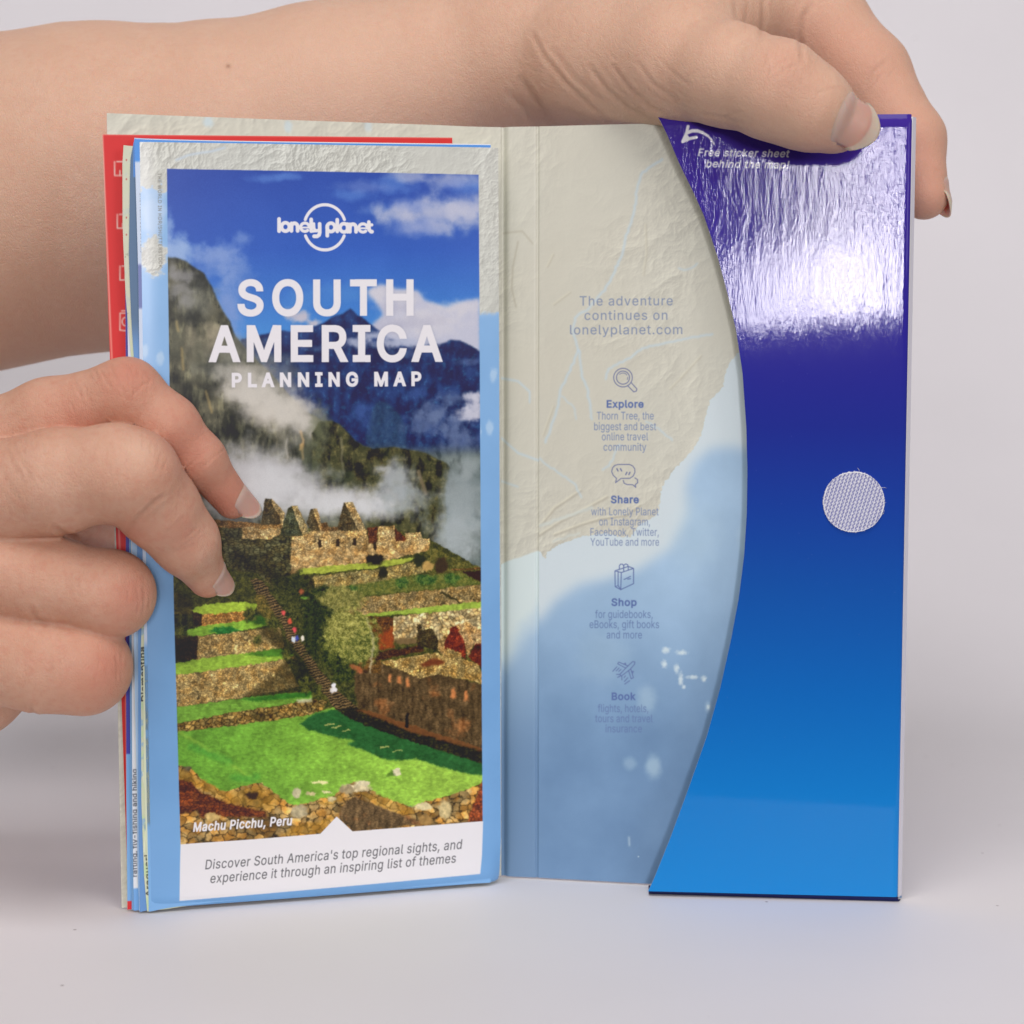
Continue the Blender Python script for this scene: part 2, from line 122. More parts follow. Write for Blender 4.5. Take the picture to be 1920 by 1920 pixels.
GLYPHS[chr(116)] = (227, [[204, 379, 204, 327, 6, 327, 6, 379], [65, 471, 126, 471, 126, 98, 127, 83, 130, 70, 136, 61, 144, 55, 156, 51, 170, 50, 185, 51, 202, 54, 213, 2, 192, -3, 168, -4, 138, -1, 113, 7, 92, 21, 77, 41, 68, 64, 65, 93]])
GLYPHS[chr(117)] = (410, [[182, -5, 158, -3, 135, 2, 115, 11, 97, 23, 82, 39, 69, 59, 60, 82, 54, 109, 53, 139, 53, 379, 114, 379, 114, 144, 116, 117, 124, 94, 137, 75, 154, 61, 175, 53, 200, 50, 218, 51, 234, 55, 249, 62, 263, 71, 274, 83, 283, 97, 290, 113, 295, 132, 296, 153, 296, 379, 357, 379, 357, 0, 298, 0, 298, 92, 307, 92, 294, 60, 277, 35, 257, 17, 234, 5, 209, -3]])
GLYPHS[chr(118)] = (389, [[163, 0, 17, 379, 84, 379, 165, 155, 187, 87, 206, 21, 184, 21, 203, 87, 224, 155, 305, 379, 371, 379, 226, 0]])
GLYPHS[chr(119)] = (567, [[138, 0, 23, 379, 87, 379, 133, 214, 154, 137, 175, 41, 165, 41, 186, 135, 206, 214, 252, 379, 316, 379, 362, 214, 382, 136, 402, 41, 391, 41, 413, 135, 434, 214, 480, 379, 545, 379, 429, 0, 368, 0, 319, 172, 305, 225, 291, 280, 277, 338, 291, 338, 277, 280, 263, 225, 248, 172, 199, 0]])
GLYPHS[chr(120)] = (379, [[21, 0, 171, 218, 171, 171, 29, 379, 100, 379, 147, 306, 179, 253, 207, 206, 175, 206, 202, 253, 233, 306, 282, 379, 352, 379, 209, 169, 209, 214, 358, 0, 287, 0, 231, 85, 200, 136, 173, 182, 205, 182, 178, 136, 148, 85, 91, 0]])
GLYPHS[chr(121)] = (389, [[47, -139, 61, -86, 71, -87, 104, -89, 130, -74, 151, -36, 163, -1, 17, 379, 84, 379, 165, 155, 187, 87, 206, 21, 184, 21, 202, 87, 224, 155, 305, 379, 371, 379, 204, -58, 177, -107, 139, -136, 91, -145, 65, -143]])
# ---------------------------------------------------------------- printed matter: a small raster painter (numpy)
# Everything printed on paper is drawn here, in code, into an image on that sheet's own flat page coordinates.
_GC = {}
def glyph(ch):
    if ch not in _GC:
        adv, rings = GLYPHS[ch]; _GC[ch] = (adv, [np.array(q, float).reshape(-1, 2) for q in rings])
    return _GC[ch]

def homography(src, dst):
    A, b = [], []
    for (x, y), (u, v) in zip(src, dst):
        A += [[x, y, 1, 0, 0, 0, -u * x, -u * y], [0, 0, 0, x, y, 1, -v * x, -v * y]]; b += [u, v]
    return np.append(np.linalg.solve(np.array(A, float), np.array(b, float)), 1).reshape(3, 3)
def happly(H, P):
    P = np.asarray(P, float); q = np.c_[P, np.ones(len(P))] @ H.T
    return q[:, :2] / q[:, 2:]

_TAB = {}
def vnoise(x, y, seed=0):
    """gradient noise, about 0..1"""
    if seed not in _TAB:
        t = np.random.RandomState(seed + 11).rand(256, 256) * 2 * np.pi; _TAB[seed] = (np.cos(t).astype(np.float32), np.sin(t).astype(np.float32))
    G, Q = _TAB[seed]; x = np.asarray(x, np.float32); y = np.asarray(y, np.float32)
    xi = np.floor(x).astype(np.int32); yi = np.floor(y).astype(np.int32); fx = x - xi; fy = y - yi
    u = fx * fx * fx * (fx * (fx * 6 - 15) + 10); v = fy * fy * fy * (fy * (fy * 6 - 15) + 10)
    a, b, c, d = xi & 255, (xi + 1) & 255, yi & 255, (yi + 1) & 255
    g = lambda i, j, dx, dy: G[j, i] * dx + Q[j, i] * dy
    n = (g(a, c, fx, fy) * (1 - u) + g(b, c, fx - 1, fy) * u) * (1 - v) + (g(a, d, fx, fy - 1) * (1 - u) + g(b, d, fx - 1, fy - 1) * u) * v
    return .5 + .85 * n
def fbm(x, y, sc, seed=0, oc=4, gain=.5):
    t = 0; amp = 1; tot = 0; f = 1 / sc
    for o in range(oc):
        t = t + amp * vnoise(x * f + 17.3 * o, y * f + 9.1 * o, seed + o); tot += amp; amp *= gain; f *= 2.03
    return t / tot
def ridged(x, y, sc, seed=0, oc=5, gain=.55):
    t = 0; amp = 1; tot = 0; f = 1 / sc
    for o in range(oc):
        n = 1 - np.abs(2 * vnoise(x * f + 7.7 * o, y * f + 3.3 * o, seed + o) - 1)
        t = t + amp * n * n; tot += amp; amp *= gain; f *= 2.1
    return t / tot
def worley(x, y, sc, seed=0):
    rs = np.random.RandomState(seed + 77); J = rs.rand(128, 128, 3).astype(np.float32)
    x = x / sc; y = y / sc; xi = np.floor(x).astype(int); yi = np.floor(y).astype(int)
    f1 = np.full(x.shape, 9., np.float32); f2 = f1.copy(); idv = np.zeros_like(f1)
    for dy in (-1, 0, 1):
        for dx in (-1, 0, 1):
            j = J[(yi + dy) & 127, (xi + dx) & 127]
            d = np.hypot(xi + dx + j[..., 0] - x, yi + dy + j[..., 1] - y).astype(np.float32)
            m = d < f1
            f2 = np.where(m, f1, np.minimum(f2, d)); idv = np.where(m, j[..., 2], idv); f1 = np.where(m, d, f1)
    return f1, f2, idv
def blur(a, r):
    if r < .5: return a
    k = max(1, int(round(r * .6)))
    for ax in (0, 1):
        for _ in range(3):
            pad = [(0, 0)] * a.ndim; pad[ax] = (k + 1, k)
            c = np.cumsum(np.pad(a, pad, mode='edge'), axis=ax, dtype=np.float64)
            n = a.shape[ax]
            hi = np.take(c, np.arange(2 * k + 1, 2 * k + 1 + n), axis=ax); lo = np.take(c, np.arange(0, n), axis=ax)
            a = ((hi - lo) / (2 * k + 1)).astype(np.float32)
    return a
def sstep(a, b, x):
    t = np.clip((x - a) / (b - a), 0, 1); return t * t * (3 - 2 * t)
def C(*c): return np.array(c, np.float32) / 255

class Page:
    """A sheet's print. QUAD: where the sheet's corners were measured (TL, TR, BR, BL); art is given in those measured units."""
    def __init__(s, W, H, quad, base):
        s.W, s.H = W, H
        s.M = homography(quad, [(0, 0), (W, 0), (W, H), (0, H)])
        yy, xx = np.mgrid[0:H, 0:W] + .5
        q = happly(np.linalg.inv(s.M), np.c_[xx.ravel(), yy.ravel()])
        s.X = q[:, 0].reshape(H, W); s.Y = q[:, 1].reshape(H, W)
        s.img = np.empty((H, W, 3), np.float32); s.img[:] = base
        s.k = W / (math.hypot(quad[1][0] - quad[0][0], quad[1][1] - quad[0][1]))
    def box(s, P, m):
        x0, y0 = np.floor(P.min(0) - m).astype(int); x1, y1 = np.ceil(P.max(0) + m).astype(int)
        return max(0, x0), max(0, y0), min(s.W, max(x1, 1)), min(s.H, max(y1, 1))
    def cov_box(s, polys, m=1):
        PP = [happly(s.M, P) for P in polys]; X0, Y0, X1, Y1 = s.box(np.concatenate(PP), m)
        w, h = max(0, X1 - X0), max(0, Y1 - Y0); acc = np.zeros((h, w + 2), np.float32); SS = 4
        for P in PP if w and h else ():
            P = P - [X0, Y0]
            for (x0, y0), (x1, y1) in zip(P, np.roll(P, -1, 0)):
                sg = 1.
                if y0 == y1: continue
                if y0 > y1: x0, y0, x1, y1, sg = x1, y1, x0, y0, -1.
                a = max(0, math.ceil(y0 * SS - .5)); b = min(h * SS - 1, math.ceil(y1 * SS - .5) - 1)
                if b < a: continue
                r = np.arange(a, b + 1); xs = np.clip(x0 + ((r + .5) / SS - y0) * (x1 - x0) / (y1 - y0), 0, w)
                i = np.floor(xs).astype(int); fr = xs - i
                np.add.at(acc, (r // SS, i), sg * (1 - fr) / SS); np.add.at(acc, (r // SS, i + 1), sg * fr / SS)
        return np.clip(np.abs(np.cumsum(acc, 1)[:, :w]), 0, 1), (slice(Y0, Y0 + h), slice(X0, X0 + w))
    def cov(s, polys):
        out = np.zeros((s.H, s.W), np.float32); c, sl = s.cov_box(polys); out[sl] = c; return out
    def put(s, a, col, sl=(slice(None), slice(None))):
        if getattr(col, 'ndim', 1) == 3: col = col[sl]
        s.img[sl] += (col - s.img[sl]) * np.clip(a, 0, 1)[..., None]
    def poly(s, pts, col, alpha=1., feather=0., mask=None):
        c, sl = s.cov_box([pts], 1 + 3 * feather * s.k)
        if c.size == 0: return
        c = c * alpha
        if feather: c = blur(c, feather * s.k)
        if mask is not None: c = c * mask[sl]
        s.put(c, col, sl)
    def blob(s, x, y, rx, ry, col, alpha=1., rough=.5, seed=0, sc=30, soft=.6, mask=None):
        m = 1 + soft * .3 + rough * .8; e = [(x - rx * m, y - ry * m), (x + rx * m, y - ry * m), (x + rx * m, y + ry * m), (x - rx * m, y + ry * m)]
        x0, y0, x1, y1 = s.box(happly(s.M, e), 1); sl = (slice(y0, y1), slice(x0, x1))
        if x1 <= x0 or y1 <= y0: return
        X, Y = s.X[sl], s.Y[sl]; d = np.hypot((X - x) / rx, (Y - y) / ry)
        if rough: d = d + (fbm(X, Y, sc, seed, 5) - .5) * 2 * rough
        a = (1 - sstep(1 - soft, 1 + soft * .3, d)) * alpha
        s.put(a, col, sl)
    def segs(s, segs, w, taper=None):
        """coverage of line segments [(p,q)...] in measured units; width w (measured)."""
        segs = np.asarray(segs, float).reshape(-1, 2); P = happly(s.M, segs).reshape(-1, 2, 2)
        r = w * s.k / 2; m = r + 1.5
        out = np.zeros((s.H, s.W), np.float32)
        for n_, (p, q) in enumerate(P):
            rr = r if taper is None else r * taper[n_]
            x0 = int(max(0, min(p[0], q[0]) - m)); x1 = int(min(s.W, max(p[0], q[0]) + m + 1))
            y0 = int(max(0, min(p[1], q[1]) - m)); y1 = int(min(s.H, max(p[1], q[1]) + m + 1))
            if x1 <= x0 or y1 <= y0: continue
            yy, xx = np.mgrid[y0:y1, x0:x1] + .5; d = q - p; L = max(d @ d, 1e-9)
            t = np.clip(((xx - p[0]) * d[0] + (yy - p[1]) * d[1]) / L, 0, 1)
            dist = np.hypot(xx - p[0] - t * d[0], yy - p[1] - t * d[1])
            sub = out[y0:y1, x0:x1]; np.maximum(sub, np.clip(rr - dist + .5, 0, 1) * min(1, 2 * rr), out=sub)
        return out
    def line(s, pts, w, col, alpha=1., feather=0, taper=None):
        c = s.segs([(a, b) for a, b in zip(pts[:-1], pts[1:])], w, taper)
        if feather: c = blur(c, feather * s.k)
        s.put(c * alpha, col)
    def arc(s, x, y, rx, ry, a0, a1, w, col, alpha=1., n=24):
        t = np.radians(np.linspace(a0, a1, n)); s.line(list(zip(x + rx * np.cos(t), y - ry * np.sin(t))), w, col, alpha)
    def text(s, txt, x0, y0, x1, y1, cap, col, bold=0., shear=0., track=0., alpha=1., shadow=0):
        pen = 0; polys = []
        for ch in txt:
            adv, sp = glyph(ch)
            for q in sp: polys.append(q + [pen, 0])
            pen += adv + track
        lo = min(p[:, 0].min() for p in polys); hi = max(p[:, 0].max() for p in polys)
        L = math.hypot(x1 - x0, y1 - y0); e = np.array([x1 - x0, y1 - y0]) / L; nrm = np.array([e[1], -e[0]])
        sx = L / (hi - lo); sy = cap / 509.
        out = []
        for p in polys:
            u = (p[:, 0] - lo) * sx + shear * p[:, 1] * sy; v = p[:, 1] * sy
            out.append(np.array([x0, y0]) + u[:, None] * e + v[:, None] * nrm)
        if bold: out = [offset_ring(p, bold) for p in out]
        c = s.cov(out)
        if shadow: s.put(blur(c, 5 * s.k) * shadow, C(20, 30, 60))
        s.put(c * alpha, col)
def offset_ring(p, d):
    """a closed outline pushed out by d, corners mitred; outer rings run clockwise, holes the other way, so holes shrink"""
    p = p[np.r_[True, np.hypot(*(p[1:] - p[:-1]).T) > 1e-6]]
    a = p - np.roll(p, 1, 0); b = np.roll(p, -1, 0) - p
    a /= np.maximum(np.hypot(*a.T), 1e-9)[:, None]; b /= np.maximum(np.hypot(*b.T), 1e-9)[:, None]
    n = np.c_[a[:, 1] + b[:, 1], -a[:, 0] - b[:, 0]]; l2 = np.maximum((n * n).sum(1), .9)
    return p + RING_SIGN * d * n * (2 / l2)[:, None]
RING_SIGN = 1.
# ---------------------------------------------------------------- what is printed on each sheet
def Z(pts, sc, ox, oy): return [(ox + x / sc, oy + y / sc) for x, y in pts]
WHITE = C(222, 214, 223)

def relief(X, Y, sc=90, seed=3, k=1.0):
    h = ridged(X + 40 * fbm(X, Y, 160, seed + 60, 3), Y + 40 * fbm(X, Y, 160, seed + 70, 3), sc, seed, 6, .52)
    gy, gx = np.gradient(h)
    m = np.clip(.25 + 1.3 * (fbm(X, Y, 230, seed + 90, 3) - .38) * 2, .15, 1.4)
    return np.clip((gx * 2.4 + gy * 2.0) * k * m, -.22, .2)

def map_ground(pg, seed=3, k=1.0):
    """shaded-relief land of a school-atlas kind, beige"""
    sh = relief(pg.X, pg.Y, 95, seed, k)[..., None]
    f = fbm(pg.X, pg.Y, 300, seed + 5, 3)[..., None]
    land = C(197, 192, 184) * (1 - f) + C(199, 191, 180) * f
    return np.clip(land + sh * np.array([1., .98, .93], np.float32) * .33, 0, 1).astype(np.float32)

def print_right_panel(quad, W, H):
    pg = Page(W, H, quad, C(160, 185, 215)); X, Y = pg.X, pg.Y
    zA = lambda p: Z(p, 2.526, 920, 200); zB = lambda p: Z(p, 2.526, 920, 940)
    # sea: pale shelf, then deeper blue, with some shade painted in towards the bottom
    n = (fbm(X, Y, 120, 21, 4) - .5)
    pg.img[:] = C(201, 208, 218)
    deep = zA([(1165, 1610), (1040, 1620), (960, 1690), (925, 1790), (935, 1920)]) + zB([(905, 120), (850, 225), (700, 320), (560, 365), (420, 395), (310, 470), (240, 560), (60, 760), (-400, 900), (-400, 2300), (2400, 2300), (2400, -200), (1165, -250)])
    c = blur(pg.cov([deep]), 15 * pg.k)
    dep = sstep(1000, 1480, Y)[..., None]
    pg.put(c, (C(158, 183, 214) * (1 - dep) + C(104, 134, 174) * dep) + n[..., None] * .09)
    for (x, y, rx, ry, a) in [(1225, 1437, 17, 28, .5), (1181, 1431, 15, 14, .3), (1212, 1310, 22, 30, .35), (1400, 1010, 20, 40, .3), (1130, 1230, 60, 60, .18), (1327, 1325, 7, 12, .4), (1300, 1000, 60, 80, .22)]:
        pg.blob(x, y, rx, ry, C(190, 208, 222), a, .25, 31, 22, .7)
    # land
    coast = zA([(-300, -200), (1400, -300), (1400, 1100), (1165, 1170), (1115, 1240), (1102, 1325), (1040, 1388), (1016, 1480), (985, 1585), (945, 1640), (878, 1705), (812, 1795), (800, 1870), (795, 1920)]) \
        + zB([(790, 60), (705, 110), (660, 172), (600, 165), (545, 150), (480, 158), (430, 165), (345, 195), (270, 236), (258, 272), (232, 240), (160, 252), (100, 290), (40, 330), (-300, 500)])
    pts = []                                                       # roughen the shoreline
    for i, (a, b) in enumerate(zip(coast, coast[1:] + coast[:1])):
        L = math.hypot(b[0] - a[0], b[1] - a[1]); m = max(1, int(L / 3)) if L < 90 else 1
        for j in range(m):
            x, y = a[0] + (b[0] - a[0]) * j / m, a[1] + (b[1] - a[1]) * j / m
            w = 5. if m > 1 else 0
            pts.append((x + w * (vnoise(np.array(x / 5), np.array(y / 5), 41) - .5), y + w * (vnoise(np.array(x / 5), np.array(y / 5), 42) - .5)))
    g = map_ground(pg, 3, 1.15); m = pg.cov([pts])
    pg.put(blur(m, 3 * pg.k) * .35, C(190, 205, 212)); pg.put(m, g)
    # wavy ranges near the coast, drawn as light/dark scarps
    for ln in ([(40, 300), (140, 230), (230, 170), (330, 90), (420, 40), (560, -20)], [(60, 240), (160, 170), (260, 100), (300, 30), (420, -60)], [(300, 150), (420, 110), (520, 90), (640, 60), (700, 10)]):
        q = zB(ln); q = [(x + 3 * math.sin(i * 2.1), y + 3 * math.cos(i * 1.7)) for i, (x, y) in enumerate(q)]
        pg.line([(x - .8, y - 1.2) for x, y in q], 2.6, C(222, 213, 196), .7, 1.2); pg.line([(x + 1.2, y + 1.8) for x, y in q], 3, C(158, 148, 134), .6, 1.3)
    for ln in ([(130, 640), (105, 760), (100, 860), (120, 950)], [(735, 560), (740, 700), (725, 800)], [(300, 700), (270, 760)], [(180, 590), (130, 690)], [(300, 1420), (250, 1560)], [(1000, 1180), (900, 1290), (850, 1340)], [(60, 600), (200, 560)], [(380, 880), (300, 940)]):
        q = zA(ln); pg.line(q, 2.2, C(172, 163, 147), .7, 1.2); pg.line([(x - 2, y - 1.5) for x, y in q], 2, C(222, 214, 198), .5, 1.2)
    # rivers
    riv = C(187, 199, 212)
    def wig(q, seed):
        out = []
        for (a, b) in zip(q, q[1:]):
            m = max(2, int(math.hypot(b[0] - a[0], b[1] - a[1]) / 5))
            for j in range(m):
                x, y = a[0] + (b[0] - a[0]) * j / m, a[1] + (b[1] - a[1]) * j / m
                out.append((x + 5 * (float(vnoise(np.array(x / 9), np.array(y / 9), seed)) - .5), y + 5 * (float(vnoise(np.array(x / 9), np.array(y / 9), seed + 1)) - .5)))
        return out + [q[-1]]
    for ln, w in (([(810, 250), (720, 310), (690, 400), (680, 500), (650, 590), (620, 700), (580, 800), (530, 880), (470, 950), (400, 1000), (390, 1060), (415, 1150), (380, 1240), (335, 1330), (310, 1450), (260, 1590)], 4.6),
                  ([(1050, 1075), (940, 1095), (830, 1120), (730, 1140), (650, 1195), (560, 1240), (545, 1290)], 4.2),
                  ([(415, 1150), (430, 1260), (460, 1350), (480, 1480)], 4.5), ([(335, 1370), (390, 1420), (405, 1480)], 2.6), ([(735, 1490), (800, 1530), (860, 1580)], 3.2),
                  ([(60, 1560), (130, 1640), (230, 1670), (330, 1740), (400, 1790), (430, 1850)], 3.4), ([(50, 1285), (130, 1300), (180, 1350), (180, 1400)], 3.4), ([(610, 1600), (560, 1700), (530, 1720)], 3.6), ([(50, 1760), (130, 1790)], 2.6),
                  ([(980, 745), (920, 775), (890, 765)], 3.2)):
        pg.line(wig(zA(ln), 51), w, riv, .8, .5)
    for ln, w in (([(40, 200), (200, 130), (330, 80), (480, 30)], 6), ([(300, 190), (420, 150)], 4)): pg.line(wig(zB(ln), 55), w, C(200, 203, 203), .7, 1.2)
    # far islands, pale
    isl = C(214, 221, 228)
    for (x, y, rx, ry) in [(830, 705, 20, 16), (905, 715, 28, 12), (822, 770, 14, 20), (880, 790, 14, 22), (900, 840, 12, 36), (915, 878, 10, 10), (955, 832, 30, 10), (1010, 840, 14, 16), (1030, 975, 8, 12)]:
        x, y = Z([(x, y)], 2.526, 920, 940)[0]; pg.blob(x, y, rx / 2.2, ry / 2.2, isl, .8, .5, 61, 6, .9)
    pg.line(zB([(655, 1590), (657, 1630)]), 3, isl, .6, 1); pg.blob(1197, 1606, 1.6, 1.6, isl, .8, 0)
    # words
    grey = C(126, 136, 165); blue = C(84, 104, 160); thin = C(108, 124, 166)
    pg.text("The adventure", 1087, 573, 1261, 572.5, 17.5, grey, .15, 0, 45)
    pg.text("continues on", 1096, 600, 1251, 599.5, 17.5, grey, .15, 0, 45)
    pg.text("lonelyplanet.com", 1069, 627, 1279, 626.5, 17.5, grey, .15, 0, 45)
    for t, x0, x1, y in (("Explore", 1138, 1206, 764), ("Share", 1146, 1197, 943), ("Shop", 1147, 1193, 1135.5), ("Book", 1147.5, 1191, 1312)):
        pg.text(t, x0, y, x1, y, 13.2, blue, .75, 0, 35)
    for t, x0, x1, y in (("Thorn Tree, the", 1119, 1225.5, 786.5), ("biggest and best", 1114, 1230, 806.5), ("online travel", 1128.5, 1215, 825.5), ("community", 1131.5, 1211.5, 845),
                         ("with Lonely Planet", 1108.5, 1234.5, 966), ("on Instagram,", 1123.5, 1218.5, 985), ("Facebook, Twitter,", 1107, 1235, 1004.5), ("YouTube and more", 1107, 1235.5, 1023),
                         ("for guidebooks,", 1116, 1223.5, 1158.5), ("eBooks, gift books", 1105.5, 1235.5, 1177.5), ("and more", 1137.5, 1203.5, 1197),
                         ("flights, hotels,", 1121, 1215.5, 1335), ("tours and travel", 1116, 1223.5, 1354), ("insurance", 1135.5, 1203.5, 1373)):
        pg.text(t, x0, y, x1, y, 14.4, thin if y < 1100 else C(92, 112, 162), .08, 0, 10, .9)
    # icons: magnifier, speech bubbles, shopping bag, aeroplane
    ic = C(104, 110, 150); w = 1.9; zi = lambda p: Z(p, 8.727, 1080, 680)
    pg.arc(1168, 708, 17.5, 17.5, 0, 360, w, ic); pg.arc(1168, 708, 12.3, 12.3, 0, 360, w, ic); pg.arc(1168, 708, 8.7, 8.7, 35, 135, 1.4, ic); pg.arc(1168, 708, 8.7, 8.7, -25, 5, 1.4, ic)
    pg.line(zi([(905, 330), (995, 430), (985, 465), (945, 478), (845, 378)]), w, ic)
    zs = lambda p: Z(p, 9.6, 1080, 860)
    pg.line(zs([(720, 345), (670, 300), (640, 230), (660, 160), (700, 120), (760, 103), (960, 103), (1020, 130), (1055, 180), (1060, 240), (1030, 310), (970, 352), (810, 355), (712, 432), (728, 350)]), w, ic)
    pg.line(zs([(1060, 345), (1105, 375), (1110, 430), (1065, 470), (1075, 515), (1020, 468), (920, 465), (865, 440), (850, 390)]), w, ic)
    for x, y, dx in ((735, 180, 20), (800, 180, 20), (915, 245, -20), (970, 245, -20)): pg.line(zs([(x, y), (x + dx, y + 40)]), 2.6, ic)
    ib = C(88, 104, 158); zb = lambda p: Z(p, 9.6, 1080, 1040)
    pg.line(zb([(700, 290), (940, 210), (1035, 245), (1035, 520), (805, 628), (705, 575), (700, 290), (815, 320), (1035, 245)]), w, ib); pg.line(zb([(815, 320), (805, 628)]), w, ib); pg.line(zb([(757, 300), (757, 555), (805, 625)]), w, ib); pg.line(zb([(757, 555), (705, 575)]), 1.4, ib)
    for ln in ([(780, 265), (780, 200), (800, 170), (835, 170), (858, 200), (858, 300)], [(858, 240), (862, 185), (895, 165), (930, 180), (940, 220), (940, 265)], [(865, 445), (980, 390)], [(930, 440), (980, 430)]): pg.line(zb(ln), w, ib)
    zp = lambda p: Z(p, 7.111, 1080, 1210)
    for ln in ([(585, 385), (690, 275), (755, 215), (785, 220), (780, 250), (720, 320), (615, 400)], [(660, 300), (555, 245), (570, 222), (695, 275)], [(700, 335), (735, 445), (765, 430), (730, 315)], [(540, 385), (585, 390), (610, 410), (612, 460)], [(555, 425), (600, 405)], [(640, 245), (660, 235), (662, 255)], [(740, 345), (765, 345), (755, 370)],
               [(545, 285), (490, 345)], [(575, 300), (535, 340)], [(600, 320), (570, 345)], [(660, 405), (640, 430)], [(690, 430), (645, 480)], [(715, 470), (650, 515)]): pg.line(zp(ln), 1.7, ib)
    pg.img += (np.random.RandomState(5).rand(H, W, 1).astype(np.float32) - .5) * .012
    return pg.img

def print_plain_panel(quad, W, H, sea):
    """the part of the atlas print behind the booklet and on the narrow spine: land, then shelf and sea below"""
    pg = Page(W, H, quad, C(204, 212, 217))
    n = fbm(pg.X, pg.Y, 60, 25, 4)
    if sea:
        dep = sstep(1150, 1450, pg.Y)[..., None]  # lower sea: deeper print blue plus painted-in shade
        pg.put(sstep(1170, 1260, pg.Y + 30 * n + 1.3 * (pg.X - 975)), C(156, 180, 210) * (1 - dep) + C(104, 132, 170) * dep)
        m = 1 - sstep(-2, 2, pg.Y - (1056 - .35 * (pg.X - 940) + 14 * (n - .5)))
    else: m = np.ones((H, W), np.float32)
    pg.put(m, map_ground(pg, 3, 1.15))
    if sea:
        zA = lambda p: Z(p, 2.526, 920, 200)
        for ln, w in (([(45, 1285), (130, 1300), (185, 1350), (185, 1400)], 3.4), ([(40, 1560), (130, 1640), (240, 1680)], 3.4), ([(40, 1770), (130, 1800)], 2.6)): pg.line(zA(ln), w, C(187, 199, 212), .8, .5)
        pg.line(zA([(130, 640), (105, 760), (100, 860), (120, 950)]), 2.4, C(172, 163, 147), .8, 1.2); pg.line(zA([(60, 600), (150, 590), (200, 650)]), 2.4, C(172, 163, 147), .7, 1.2)
    else:
        pg.blob(390, 228, 12, 12, C(190, 205, 220), .7, .3, 3, 10); pg.blob(540, 236, 9, 14, C(190, 205, 220), .6, .3, 3, 10); pg.blob(690, 236, 9, 14, C(190, 205, 220), .5, .3, 3, 10)
    return pg.img

def print_flap(quad, W, H):
    pg = Page(W, H, quad, C(60, 50, 140)); Y = pg.Y
    st = [(200, (68, 48, 142)), (420, (60, 44, 142)), (620, (52, 44, 142)), (800, (42, 50, 140)), (950, (36, 64, 152)), (1100, (33, 80, 162)), (1300, (30, 98, 178)), (1500, (32, 116, 192)), (1700, (34, 126, 200))]
    for c in range(3): pg.img[..., c] = np.interp(Y, [a for a, _ in st], [b[c] / 255 for _, b in st])
    w = C(226, 220, 236)
    pg.text("Free sticker sheet", 1308, 293, 1477, 295.5, 13.4, w, .45, .22, 40)
    pg.text("behind the map!", 1323, 314, 1476, 316.5, 13.4, w, .45, .22, 40)
    zf = lambda p: Z(p, 3.556, 1200, 200)
    pg.line(zf([(490, 252), (475, 225), (450, 198), (415, 176), (380, 164), (345, 164), (315, 176)]), 6.4, w, 1, 0, [.45, .6, .75, .9, 1, 1])
    pg.line(zf([(318, 134), (308, 180), (282, 236), (330, 215), (372, 207)]), 5.6, w)
    pg.poly(zf([(308, 180), (282, 238), (330, 214)]), w)
    rs = np.random.RandomState(2)
    for _ in range(26): pg.blob(rs.uniform(1300, 1690), rs.uniform(620, 1600), .8, .8, C(120, 120, 190), .5, 0)
    return pg.img

